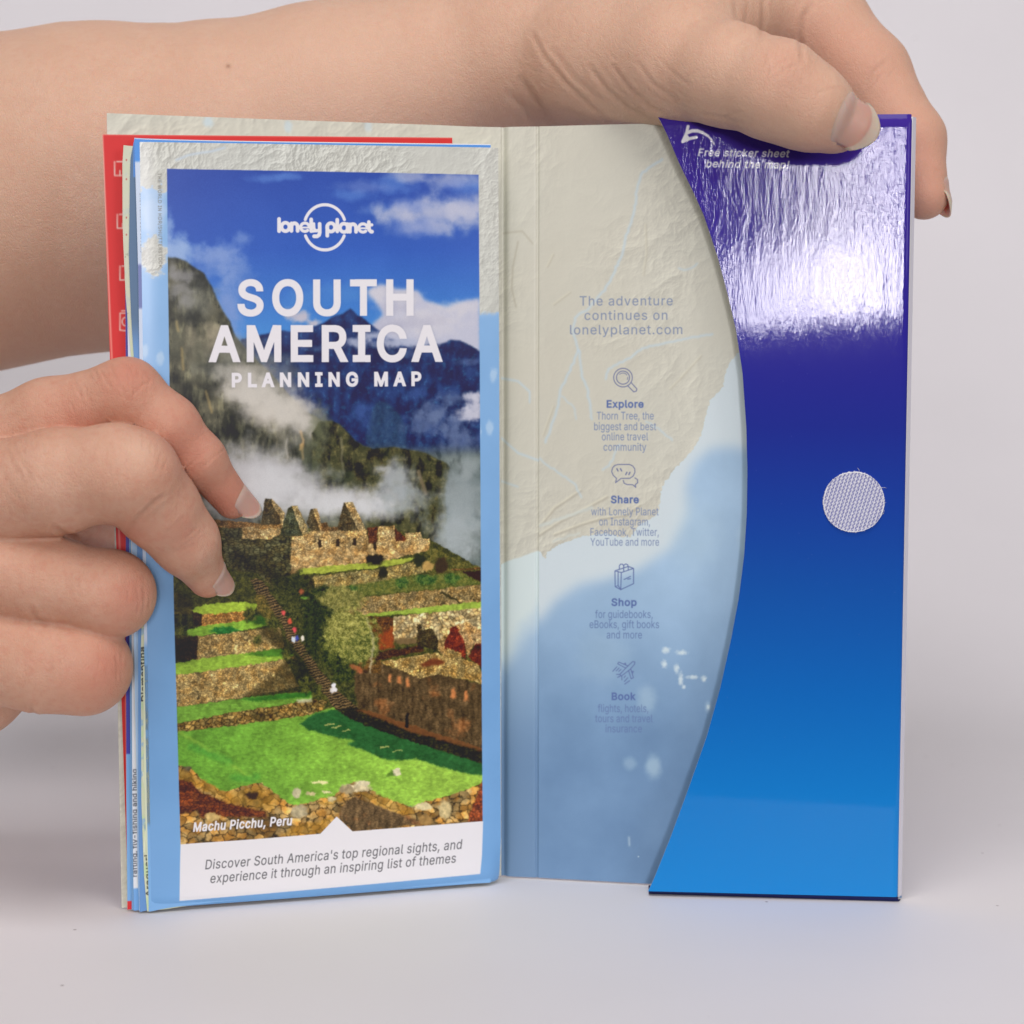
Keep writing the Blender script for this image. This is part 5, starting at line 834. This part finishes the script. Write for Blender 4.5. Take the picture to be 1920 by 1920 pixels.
def leaf_page(kind):
    pg = Page(75, 1450, [(225, 262), (300, 262), (300, 1712), (225, 1712)], C(150, 182, 226)); X, Y = pg.X, pg.Y
    n = fbm(X, Y, 30, 5, 4)
    if kind == 'inner':
        pg.img[:] = C(200, 200, 176); pg.put(sstep(.5, .62, n), C(188, 202, 164)); pg.put(sstep(.58, .68, fbm(X, Y, 24, 8, 3)), C(150, 176, 196))
        pg.put((1 - sstep(600, 720, Y)) * .8, C(196, 192, 176)); rs = np.random.RandomState(9)
        for _ in range(60): pg.blob(rs.uniform(228, 280), rs.uniform(280, 1700), .8, rs.uniform(1, 4), C(70, 66, 60), .7, .4, 3, 3)
        for y_ in (300, 336, 408, 440): pg.blob(237, y_, 1.6, 2.4, C(170, 40, 40), .9, 0)
        for y_ in (1400, 1552): pg.blob(274, y_, 4, 10, C(60, 120, 170), .8, .4, 4, 5)
        pg.line([(268, 1450), (276, 1520), (270, 1600)], 1.2, C(230, 232, 210))
        pg.text("Diamantina", 275, 1316, 271, 1215, 10, C(36, 38, 36), .5, 0, 30); pg.arc(272.5, 1328, 2.2, 3.2, 0, 360, 1.8, C(30, 32, 30)); pg.text("Araguari", 283, 1684, 280, 1606, 9, C(36, 38, 36), .4, 0, 30)
    elif kind == 'white':
        pg.img[:] = C(216, 214, 226); pg.put(sstep(1668, 1672, Y), C(110, 158, 218)); pg.text("rafting, fly-fishing and hiking", 256.5, 1648, 256.5, 1446, 9, C(70, 78, 96), .35, 0, 20)
    elif kind == 'blue':
        pg.img[:] = C(96, 138, 196); pg.put(1 - sstep(590, 660, Y), C(76, 104, 140)); pg.put((1 - sstep(330, 334, Y)) * (X > 250), C(74, 132, 214))  # slate top: shade inside the fold, painted into the leaf colour
    elif kind == 'shade':
        pg.img[:] = C(116, 158, 208)
    elif kind == 'pale':
        pg.img[:] = C(166, 192, 234); pg.put(sstep(600, 620, Y) * (1 - sstep(1640, 1650, Y)) * (X < 246), C(208, 208, 226))
    elif kind == 'navy':
        pg.img[:] = C(58, 56, 158); pg.put(sstep(1417, 1420, Y), C(116, 162, 218)); pg.put(1 - sstep(520, 524, Y), C(160, 186, 226)); pg.put(sstep(1695, 1697, Y) * (X < 247), C(206, 40, 44))
    elif kind == 'credit':
        pg.img[:] = C(196, 204, 232); pg.put(1 - sstep(300, 306, Y), C(70, 136, 216)); pg.text("SHUTTERSTOCK IN PERU", 262, 362, 264, 474, 5, C(90, 96, 110), .2, 0, 80, .8)
        pg.put(sstep(492, 500, Y) * (1 - sstep(575, 582, Y)), C(112, 120, 176)); pg.put(sstep(1200, 1220, Y), C(120, 164, 216))
    return pg.img
def leaf(kind, left, k, top, tdx=0.):
    """one folded leaf k metres behind the cover; left = measured left edge [(y, x)...]; top = (y at its left end, y at its right end)"""
    a, b = MA - nrm * k, MB - nrm * k; ys, xs = zip(*left)
    def P(px, py): p = on_wall(px, py, a, b); p[2] = max(p[2], .0007); return p
    def pos(u, v):
        yb = lerp(1712, 1655, u); yt = lerp(top[0], top[1], u); y_ = lerp(yb, yt, v); xl = np.interp(y_, ys, xs)
        return P(lerp(xl, 920 + tdx, u ** 1.6), y_)
    o = sheet("folded_leaf", pos, 24, 40, .00018, [printed("leaf_print_" + kind, leaf_page(kind), .4, .45), leaf_back, paper_edge], fmap)
    l = o.data.uv_layers[0]; vi = np.empty(len(o.data.loops), np.int32); o.data.loops.foreach_get('vertex_index', vi)
    co = np.empty(len(o.data.vertices) * 3, np.float32); o.data.vertices.foreach_get('co', co); co = co.reshape(-1, 3) + np.array(fmap.location)
    e = np.array([P(225, 262), P(300, 262), P(300, 1712), P(225, 1712)])                     # the strip of the leaf that carries this print
    along = (co[:, 0] - e[0, 0]) / (e[1, 0] - e[0, 0]); up = (co[:, 2] - e[3, 2]) / (e[0, 2] - e[3, 2])
    pj = project(co); Hm = homography([tuple(project(x)) for x in e], [(0, 1), (1, 1), (1, 0), (0, 0)]); uvp = happly(Hm, pj)
    l.data.foreach_set('uv', uvp[vi].astype(np.float32).ravel()); return o
leaf('credit', [(262, 252), (500, 259), (700, 262), (1200, 270), (1712, 279)], 0.0004, (262, 272))
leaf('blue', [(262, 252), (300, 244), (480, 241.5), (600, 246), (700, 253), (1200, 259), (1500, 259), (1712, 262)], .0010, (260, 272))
leaf('inner', [(270, 290), (700, 290), (860, 275), (1220, 264), (1500, 265), (1640, 270), (1712, 276)], .0007, (300, 300))
leaf('inner', [(270, 232), (300, 229.5), (430, 230), (560, 236), (660, 245), (760, 256), (900, 275), (1712, 290)], .0014, (272, 290))
leaf('pale', [(280, 236), (520, 237.5), (660, 240), (1200, 251), (1500, 257), (1712, 261)], 0.0018, (274, 275))
leaf('white', [(262, 252), (560, 243), (680, 244), (1200, 247), (1500, 248), (1712, 251)], 0.0026, (259, 270))
leaf('shade', [(262, 252), (560, 240), (680, 241), (1200, 243), (1500, 245), (1712, 248)], 0.0033, (258, 271))
leaf('navy', [(262, 254), (430, 234), (560, 235), (680, 236), (1200, 236), (1500, 237), (1712, 239)], 0.0042, (263, 273))
# ---------------------------------------------------------------- the person: two bare arms, each one continuous skin
# Each arm is a distance field of tapered bones, blended softly along each finger and only slightly between fingers, then meshed.
def bone(a, b): return (a, b)
def J(px, py, y, r): return (at_depth(px, py, y), r * y / FPX)      # a joint: place and radius, both measured
def smin(a, b, k):
    h = np.clip(.5 + .5 * (b - a) / k, 0, 1); return b + (a - b) * h - k * h * (1 - h)
def cone(P, A, B):
    (a, ra), (b, rb) = A, B; ab = (b - a).astype(np.float32); pa = P - a.astype(np.float32)
    t = np.clip(pa @ ab / (ab @ ab), 0, 1); return np.sqrt(((pa - t[:, None] * ab) ** 2).sum(1)) - (ra + (rb - ra) * t)
def chain(P, js, k):
    d = None
    for A, B in zip(js[:-1], js[1:]):
        c = cone(P, A, B); d = c if d is None else smin(d, c, k)
    return d
def make_field(palm, fingers, kp=.012, kf=.0012, kj=.004):
    def field(P):
        P = np.asarray(P, np.float32); base = None
        for js in palm: c = chain(P, js, .008); base = c if base is None else smin(base, c, .016)
        out = base
        for js in fingers: out = smin(out, smin(base, chain(P, js, kj), kp), kf)
        return out
    return field
def surface_nets(D, org, h):
    S = D < 0; nx, ny, nz = D.shape; c = [(i, j, k) for i in (0, 1) for j in (0, 1) for k in (0, 1)]
    sub = lambda A, o: A[o[0]:nx - 1 + o[0], o[1]:ny - 1 + o[1], o[2]:nz - 1 + o[2]]
    cnt = sum(sub(S, o).astype(np.int8) for o in c); act = (cnt > 0) & (cnt < 8); cells = np.argwhere(act)
    idx = -np.ones(act.shape, np.int64); idx[act] = np.arange(len(cells))
    acc = np.zeros((len(cells), 3)); num = np.zeros(len(cells)); i, j, k = cells.T
    for o in c:
        for ax in range(3):
            if o[ax]: continue
            o2 = list(o); o2[ax] = 1
            d0 = D[i + o[0], j + o[1], k + o[2]]; d1 = D[i + o2[0], j + o2[1], k + o2[2]]; m = (d0 < 0) != (d1 < 0)
            t = np.where(m, d0 / np.where(m, d0 - d1, 1), 0); p = np.tile(np.array(o, float), (len(cells), 1)); p[:, ax] = t
            acc[m] += p[m]; num[m] += 1
    V = (cells + acc / num[:, None]) * h + org; F = []
    for ax in range(3):
        a, b = (ax + 1) % 3, (ax + 2) % 3; sl0 = [slice(None)] * 3; sl1 = [slice(None)] * 3; sl0[ax] = slice(0, -1); sl1[ax] = slice(1, None)
        s0, s1 = S[tuple(sl0)], S[tuple(sl1)]; e = np.argwhere(s0 != s1)
        e = e[(e[:, a] > 0) & (e[:, b] > 0) & (e[:, a] < D.shape[a] - 1) & (e[:, b] < D.shape[b] - 1)]
        def cell(da, db): q_ = e.copy(); q_[:, a] -= da; q_[:, b] -= db; return idx[q_[:, 0], q_[:, 1], q_[:, 2]]
        Q = np.stack([cell(1, 1), cell(0, 1), cell(0, 0), cell(1, 0)], 1); flip = ~s0[e[:, 0], e[:, 1], e[:, 2]]; Q[flip] = Q[flip][:, ::-1]; F.append(Q)
    return V, np.concatenate(F)
def subdivide(V, F):
    E = np.sort(np.concatenate([F[:, [0, 1]], F[:, [1, 2]], F[:, [2, 3]], F[:, [3, 0]]]), 1); U, inv = np.unique(E, axis=0, return_inverse=True); inv = inv.ravel()
    n, m, f = len(V), len(U), len(F); V2 = np.r_[V, V[U].mean(1), V[F].mean(1)]; e = [n + inv[i * f:(i + 1) * f] for i in range(4)]; ce = n + m + np.arange(f)
    return V2, np.concatenate([np.stack([F[:, i], e[i], ce, e[i - 1]], 1) for i in range(4)])
CORNERS = np.array([(1, 1, 1), (1, -1, -1), (-1, 1, -1), (-1, -1, 1)], float)
def gradient(field, V, e=.0004, value=False):
    f = [field(V + d * e) for d in CORNERS]; g = sum(fi[:, None] * d for fi, d in zip(f, CORNERS)) / (4 * e); return (g, sum(f) / 4) if value else g
def snap(field, V, it=1):
    for _ in range(it):
        g, d = gradient(field, V, .0003, True); V = V - g * (d / np.maximum((g * g).sum(1), .2))[:, None]
    return V
def grow(field, lo, hi, h=.0022, levels=2):
    ax = [np.arange(l, u + h, h) for l, u in zip(lo, hi)]; G = np.stack(np.meshgrid(*ax, indexing='ij'), -1); sh = G.shape[:3]; G = G.reshape(-1, 3)
    D = np.concatenate([field(g) for g in np.array_split(G, max(1, len(G) // 400000))]).reshape(sh)
    V, F = surface_nets(D, np.array([a[0] for a in ax]), h); V = snap(field, V, 2)
    for _ in range(levels): V, F = subdivide(V, F); V = snap(field, V, 1)
    return V, F
def seg_dist(Q, pts):
    d = np.full(len(Q), 1e9)
    for a, b in zip(pts[:-1], pts[1:]):
        a, b = np.array(a, float), np.array(b, float); ab = b - a; t = np.clip(((Q - a) @ ab) / (ab @ ab), 0, 1); d = np.minimum(d, np.hypot(*(Q - a - t[:, None] * ab).T))
    return d
def sculpt(V, N, folds):
    """press skin folds into the side of the arm they were seen on: (points, half width, depth in mm)"""
    Q = project(V); front = np.clip(-(N[:, 1]) * 2.2 + .35, 0, 1); dsp = np.zeros(len(V)); cr = np.zeros(len(V))
    for pts, wd, dp in folds:
        lo, hi = np.min(pts, 0) - 5 * wd, np.max(pts, 0) + 5 * wd; m = np.where((Q > lo).all(1) & (Q < hi).all(1))[0]
        if len(m) == 0: continue
        d = seg_dist(Q[m], pts); ends = np.minimum(1, np.minimum(np.hypot(*(Q[m] - pts[0]).T), np.hypot(*(Q[m] - pts[-1]).T)) / (3 * wd) + .25)
        g = np.exp(-(d / wd) ** 2) * ends; dsp[m] += -dp * .001 * g + dp * .0004 * np.exp(-((d - 2.2 * wd) / wd) ** 2) * ends; cr[m] = np.maximum(cr[m], g * min(1, dp * 2.2))
    return V + N * (dsp * front)[:, None], cr * front

def knuckle_lines(spots, seed):
    """fine lines across a finger: (x, y, direction of the finger in degrees), each spot gets a small bundle"""
    rs = np.random.RandomState(seed); out = []
    for x, y, dg in spots:
        a = math.radians(dg); ax, ay = math.cos(a), math.sin(a)
        for _ in range(7):
            u, v, L = rs.uniform(-26, 26), rs.uniform(-22, 22), rs.uniform(10, 26); cx, cy = x + u * ax - v * ay, y + u * ay + v * ax; bow = rs.uniform(-4, 4)
            out.append(([(cx + L * ay, cy - L * ax), (cx + bow * ax, cy + bow * ay), (cx - L * ay, cy + L * ax)], rs.uniform(1.5, 2.4), rs.uniform(.05, .12)))
    return out

# skin
t = NT("skin").set(Roughness=.54, Specular_IOR_Level=.28, Subsurface_Weight=.22, Subsurface_Scale=.006)
t.b.inputs['Subsurface Radius'].default_value = (1.0, .36, .18)
at = t.node('ShaderNodeAttribute', attribute_name='tone'); sp = t.node('ShaderNodeSeparateColor'); t.link(at.outputs['Color'], sp.inputs[0])
SK = dict(base=(.62, .372, .245), red=(.56, .205, .135), pale=(.70, .465, .325), dark=(.36, .19, .12))
def mixc(fac, a, b):
    m = t.node('ShaderNodeMix', data_type='RGBA'); t.link(fac, m.inputs['Factor'])
    for k_, v in (('A', a), ('B', b)):
        if isinstance(v, tuple): m.inputs[k_].default_value = v + (1,)
        else: t.link(v, m.inputs[k_])
    return m.outputs['Result']
nz = t.noise(75, 4, .6); mr = t.node('ShaderNodeMapRange', **{'_From Min': .35, '_From Max': .68, '_To Min': 0., '_To Max': .75}); t.link(nz, mr.inputs[0])
c1 = mixc(mr.outputs[0], SK['base'], SK['pale']); nz2 = t.noise(420, 3, .6); mr2 = t.node('ShaderNodeMapRange', **{'_From Min': .46, '_From Max': .72, '_To Min': 0., '_To Max': .34}); t.link(nz2, mr2.inputs[0])
c2 = mixc(mr2.outputs[0], c1, SK['red']); c3 = mixc(sp.outputs[0], c2, SK['red']); c4 = mixc(sp.outputs[1], c3, SK['pale']); c5 = mixc(sp.outputs[2], c4, SK['dark']); t.link(c5, t.b.inputs['Base Color'])
vo = t.node('ShaderNodeTexVoronoi', _Scale=1500.0, feature='DISTANCE_TO_EDGE'); tc = t.node('ShaderNodeTexCoord'); mp = t.node('ShaderNodeMapping', _Scale=(1, 1, .55), _Rotation=(.2, .5, .1)); t.link(tc.outputs['Object'], mp.inputs[0])
wn = t.node('ShaderNodeTexNoise', _Scale=300.0); t.link(mp.outputs[0], wn.inputs['Vector']); ad = t.node('ShaderNodeMix', data_type='RGBA', blend_type='LINEAR_LIGHT', _Factor=.0012); t.link(mp.outputs[0], ad.inputs['A']); t.link(wn.outputs['Color'], ad.inputs['B']); t.link(ad.outputs['Result'], vo.inputs['Vector'])
cl_ = t.node('ShaderNodeMapRange', **{'_From Min': 0., '_From Max': .18}); t.link(vo.outputs['Distance'], cl_.inputs[0])
b1 = t.bump(cl_.outputs[0], .38, .0002); b2 = t.bump(t.noise(240, 4, .65), .42, .0006, b1); t.bump(t.noise(1500, 2), .12, .0001, b2)
skin = t.m
t = NT("fingernail").set(Roughness=.40, Specular_IOR_Level=.32, Subsurface_Weight=.5, Subsurface_Scale=.003, Coat_Weight=0.)
uvn = t.node('ShaderNodeUVMap', uv_map='page'); sx = t.node('ShaderNodeSeparateXYZ'); t.link(uvn.outputs[0], sx.inputs[0])
cr = t.node('ShaderNodeValToRGB'); e = cr.color_ramp.elements; e[0].position = 0.; e[0].color = (.60, .37, .28, 1); e[1].position = .74; e[1].color = (.58, .325, .25, 1)
for p_, c_ in ((.12, (.64, .42, .34, 1)), (.25, (.60, .35, .275, 1)), (.79, (.62, .48, .37, 1)), (1., (.63, .53, .42, 1))): el = e.new(p_); el.color = c_
t.link(sx.outputs[1], cr.inputs[0]); t.link(cr.outputs[0], t.b.inputs['Base Color']); t.bump(t.noise(1., 2, map_scale=(900, 900, 200)), .05, .0002)
nail_mat = t.m

def build_arm(label, field, lo, hi, folds, tones, parent, ground):
    V, F = grow(field, lo, hi); N = gradient(field, V); N /= np.linalg.norm(N, axis=1, keepdims=True)
    V, cr = sculpt(V, N, folds); Q = project(V); tone = np.zeros((len(V), 4), np.float32); tone[:, 3] = 1; tone[:, 0] = ground[0]; tone[:, 1] = ground[1]
    for px, py, y, r, red, pale in tones:
        c = at_depth(px, py, y); g = np.exp(-(((V - c) ** 2).sum(1)) / (r * y / FPX) ** 2); tone[:, 0] += red * g; tone[:, 1] += pale * g
    tone[:, 2] = np.maximum(cr * .32, .8 * np.exp(-((Q - [428, 124]) ** 2).sum(1) / 20.) * (Q[:, 1] < 300)); tone = np.clip(tone, 0, 1); o = mesh_obj("arm", V, F, [skin], parent)
    a = o.data.color_attributes.new('tone', 'FLOAT_COLOR', 'POINT'); a.data.foreach_set('color', tone.ravel()); o['label'] = label; return o
def nail(field, arm, A, B, dorsal, start, length, half, width_deg, free=.78, lift=.0004, drop=.0, tint=1.):
    """a nail plate bedded on the finger end A->B; start/length along the bone in metres from B (negative = before it)"""
    a, b = A[0], B[0]; ax = (b - a) / np.linalg.norm(b - a); n = np.array(dorsal, float); n -= ax * (n @ ax); n /= np.linalg.norm(n); s = np.cross(ax, n)
    nu, nv = 14, 22; Vt = []; UV = []; rho_c = {}
    def rho(c, d):
        lo_, hi_ = 0., .03
        for _ in range(22):
            m = (lo_ + hi_) / 2
            if field((c + d * m)[None])[0] < 0: lo_ = m
            else: hi_ = m
        return lo_
    for layer in (0, 1):
        for j in range(nv + 1):
            for i in range(nu + 1):
                u = 2 * i / nu - 1; v = j / nv; l0 = start + .26 * length * abs(u) ** 2.2; l1 = start + length * (1 - .34 * abs(u) ** 2.2); x = l0 + (l1 - l0) * v
                xs_ = min(x, start + free * length * .93); c = b + ax * xs_; ph = math.radians(width_deg) * u * (1 - .10 * v); d = n * math.cos(ph) + s * math.sin(ph)
                key = (i, j)
                if key not in rho_c: rho_c[key] = rho(b + ax * min(xs_, .0005), d)
                R = rho_c[key] + lift * (1 - abs(u) ** 3 * max(0, 1 - max(0, v - free) * 5)) * min(1, .1 + v * 5) - .00022 * max(0, 1 - v * 9) - .00022 * (abs(u) > .97) * (v < free) - (.00045 if layer else 0) - drop * max(0, x - xs_)
                Vt.append(c + ax * (x - xs_) + d * R); UV.append(((u + 1) / 2, v * tint))
    n_ = (nu + 1) * (nv + 1); F = []; ix = lambda i, j: j * (nu + 1) + i
    for j in range(nv):
        for i in range(nu): F += [(ix(i, j), ix(i + 1, j), ix(i + 1, j + 1), ix(i, j + 1)), tuple(n_ + k for k in (ix(i, j), ix(i, j + 1), ix(i + 1, j + 1), ix(i + 1, j)))]
    rim = [ix(i, 0) for i in range(nu)] + [ix(nu, j) for j in range(nv)] + [ix(i, nv) for i in range(nu, 0, -1)] + [ix(0, j) for j in range(nv, 0, -1)]
    for k in range(len(rim)): p_, q_ = rim[k], rim[(k + 1) % len(rim)]; F.append((p_, p_ + n_, q_ + n_, q_))
    mesh_obj("fingernail", Vt, F, [nail_mat], arm, UV)

person = thing("person", "person with two bare arms holding the open folder by its top and side", "person", (-.35, .60, .10))
zA = lambda p: Z(p, 1.8824, 900, 0); zB = lambda p: Z(p, 2.4, 0, 600)

# --- the far arm: runs behind the folder, thumb over the flap in front, fingers down its back
thumb = [J(1120, 118, .603, 112), J(1270, 122, .575, 97), J(1365, 140, .560, 91), J(1458, 170, .5485, 89), J(1520, 203, .5475, 76), J(1566, 229, .5495, 57)]
index = [J(1400, -62, .622, 95), J(1540, 45, .612, 82), J(1626, 140, .602, 76), J(1708, 262, .590, 60), J(1733, 366, .583, 45)]
middle = [J(1370, -70, .645, 95), J(1500, 40, .655, 78), J(1580, 150, .655, 68), J(1632, 270, .637, 56), J(1640, 360, .622, 44)]
ring = [J(1335, -55, .665, 90), J(1460, 70, .676, 74), J(1535, 180, .672, 64), J(1575, 290, .652, 54), J(1580, 370, .637, 42)]
little = [J(1290, -20, .682, 80), J(1390, 90, .690, 62), J(1450, 190, .687, 54), J(1485, 280, .668, 46), J(1492, 345, .655, 38)]
palm = [[J(-330, 425, .650, 325), J(200, 350, .640, 287), J(400, 305, .639, 243), J(600, 232, .638, 205), J(960, 105, .636, 158), J(1180, 20, .636, 150), J(1380, -70, .632, 112)],
        [J(1000, 100, .642, 150), J(1200, 0, .660, 130), J(1310, -40, .675, 95)], [J(1010, 112, .624, 130), J(1130, 112, .606, 122), J(1270, 100, .583, 104)], [J(1300, 40, .592, 84), J(1410, 10, .606, 78)]]
f1 = make_field(palm, [thumb, index, middle, ring, little])
folds = [(zA(p), w_ * .8, d_ * .4) for p, w_, d_ in (
    ([(185, 120), (225, 200), (300, 290), (400, 385), (450, 430)], 6, .55), ([(390, 240), (450, 320), (520, 380), (610, 425)], 6, .6), ([(470, 235), (520, 305), (600, 375), (660, 405)], 5, .5), ([(145, 280), (195, 350), (240, 425)], 7, .6),
    ([(560, 225), (610, 295), (690, 350)], 5, .35), ([(100, 330), (150, 380), (180, 430)], 7, .4), ([(260, 180), (340, 280), (430, 360)], 6, .3), ([(630, 200), (680, 260), (740, 300)], 4, .25),
    ([(780, 400), (860, 415), (930, 438)], 4, .3), ([(850, 425), (880, 405), (920, 395)], 4, .3), ([(1005, 262), (1050, 225), (1105, 200)], 4, .3), ([(1035, 280), (1080, 242), (1130, 225)], 4, .3), ([(1070, 262), (1100, 246)], 3, .2), ([(1190, 330), (1230, 310), (1270, 312)], 4, .3),
    ([(1362, 300), (1385, 255), (1435, 212)], 5, .5), ([(985, 135), (1000, 70), (1000, -10)], 6, .8), ([(1138, 215), (1128, 130), (1142, 60), (1165, 20)], 6, .7), ([(905, 60), (900, 0)], 5, .45), ([(930, 110), (940, 60), (950, 0)], 5, .3), ([(1600, 600), (1625, 600)], 4, .2))]
rs = np.random.RandomState(12)
for _ in range(34):                                                   # fine lines over the wrist and the ball of the thumb
    x, y = rs.uniform(960, 1290), rs.uniform(0, 200); a_ = rs.uniform(.7, 1.2); L_ = rs.uniform(15, 50); folds.append(([(x, y), (x + L_ * .5 * math.cos(a_), y + L_ * .5 * math.sin(a_)), (x + L_ * math.cos(a_ - .2), y + L_ * math.sin(a_ - .2))], 2.2, .06))
tones = [(1458, 110, .535, 60, .55, 0), (1500, 170, .53, 70, .25, 0), (1560, 280, .54, 60, .45, 0), (1640, 150, .59, 120, .55, 0), (1715, 300, .58, 90, .9, 0), (1735, 390, .575, 70, .8, 0), (1540, 80, .60, 90, .45, 0), (1200, 180, .59, 120, 0, .5), (1350, 180, .54, 100, 0, .3), (1080, 220, .60, 60, .3, 0), (600, 120, .60, 200, 0, .35)]
folds += knuckle_lines([(1455, 125, 15), (1490, 130, 15), (1640, 150, 40)], 5)
arm1 = build_arm("far forearm passing behind the folder, thumb pressed on the top of the purple flap", f1, (-.25, .53, .10), (.155, .73, .37), folds, tones, person, (0., .5))
nail(f1, arm1, thumb[4], thumb[5], (.05, -1., .12), -.0054, .0160, 0, 54, .74, .0004, .25)
nail(f1, arm1, index[3], index[4], (.80, .10, .15), -.005, .0130, 0, 56, .74, .0003, .30, 1.2)

# --- the near hand: fingers hooked round the left edge of the map
index2 = [J(-75, 860, .550, 92), J(90, 782, .542, 68), J(238, 738, .538, 62), J(316, 798, .539, 53), J(374, 860, .5425, 44), J(436, 938, .5510, 35)]
middle2 = [J(-45, 935, .532, 105), J(110, 902, .526, 95), J(215, 886, .523, 87), J(252, 892, .522, 81), J(300, 955, .529, 72), J(348, 1015, .535, 59), J(389, 1083, .5455, 38)]
ring2 = [J(-45, 1065, .530, 100), J(90, 1088, .530, 80), J(208, 1114, .532, 78), J(160, 1150, .553, 62), J(60, 1140, .566, 52)]
little2 = [J(-35, 1215, .532, 108), J(80, 1242, .530, 90), J(158, 1252, .531, 84), J(120, 1255, .552, 60), J(40, 1230, .564, 50)]
thumb2 = [J(-160, 1020, .580, 110), J(0, 1010, .590, 84), J(160, 1012, .594, 72), J(290, 1000, .597, 60), J(360, 990, .596, 46)]
palm2 = [[J(-70, 880, .553, 105), J(-65, 1060, .546, 118), J(-60, 1235, .550, 112)], [J(-420, 1090, .585, 175), J(-180, 1080, .565, 160), J(-80, 1060, .552, 130)], [J(-200, 1200, .575, 130), J(-60, 1285, .560, 92)], [J(-1100, 1130, .60, 240), J(-420, 1090, .585, 175)]]
f2_ = make_field(palm2, [index2, middle2, ring2, little2, thumb2], .011, .0010, .0045)
folds2 = [(zB(p), w_ * .8, d_ * .5) for p, w_, d_ in (
    ([(455, 232), (478, 270), (500, 305)], 3, .35), ([(500, 200), (508, 240), (530, 275)], 3, .35), ([(565, 188), (588, 220), (600, 255)], 3, .3), ([(600, 335), (640, 292), (672, 280)], 3.4, .35), ([(425, 228), (440, 262)], 3, .25), ([(530, 290), (560, 320), (570, 360)], 3, .2), ([(400, 240), (412, 270)], 2.5, .15),
    ([(575, 950), (622, 888), (700, 815), (740, 790)], 5, .55), ([(700, 1060), (800, 1040), (880, 1010)], 6, .22), ([(860, 560), (900, 620), (880, 560)], 3, .1), ([(640, 500), (645, 540), (640, 580)], 3, .22), ([(505, 560), (515, 620), (530, 660)], 4, .12), ([(245, 935), (300, 965), (340, 985)], 6, .8),
    ([(140, 1300), (165, 1350), (210, 1362)], 6, .6), ([(135, 1735), (142, 1760), (165, 1785)], 4, .6), ([(60, 560), (100, 640), (140, 720)], 5, .2), ([(30, 580), (70, 660), (110, 740)], 5, .2), ([(0, 660), (40, 740), (90, 820)], 5, .18), ([(640, 1150), (650, 1200), (648, 1260)], 4, .12))]
for _ in range(40):
    x, y = rs.uniform(0, 110), rs.uniform(780, 960); a_ = rs.uniform(.8, 1.4); L_ = rs.uniform(12, 40); folds2.append(([(x, y), (x + L_ * .5 * math.cos(a_), y + L_ * .5 * math.sin(a_)), (x + L_ * math.cos(a_ + .2), y + L_ * math.sin(a_ + .2))], 2.2, .06))
tones2 = [(240, 700, .53, 55, .5, 0), (340, 830, .54, 80, .6, 0), (420, 930, .55, 60, .85, 0), (270, 1110, .52, 45, .4, 0), (225, 1240, .52, 45, .4, 0), (350, 1010, .52, 40, .35, 0), (150, 790, .535, 60, .45, 0), (390, 1090, .55, 60, .8, 0), (330, 860, .52, 60, .2, 0), (262, 840, .51, 40, 0, .8), (120, 860, .51, 90, 0, .35), (240, 1130, .52, 60, .25, 0), (180, 1280, .52, 80, .3, 0), (250, 1000, .52, 40, .4, 0), (40, 830, .53, 50, .2, .2)]
folds2 += knuckle_lines([(238, 715, 0), (262, 705, 10), (150, 750, -25), (262, 850, 0), (290, 860, 15), (345, 1000, 45), (235, 1105, 0), (262, 1120, 0), (205, 1250, 0), (375, 850, 50), (150, 1090, 0), (110, 1250, 0)], 6)
arm2 = build_arm("near hand curled round the left edge of the folded map", f2_, (-.30, .495, .03), (-.06, .645, .225), folds2, tones2, person, (.20, 0.))
nail(f2_, arm2, index2[4], index2[5], (.80, -.52, .30), -.0036, .0108, 0, 60, .80, .0003, 0., .86)
nail(f2_, arm2, middle2[5], middle2[6], (.80, -.50, .34), -.0042, .0104, 0, 60, .84, .0003, 0., .84)
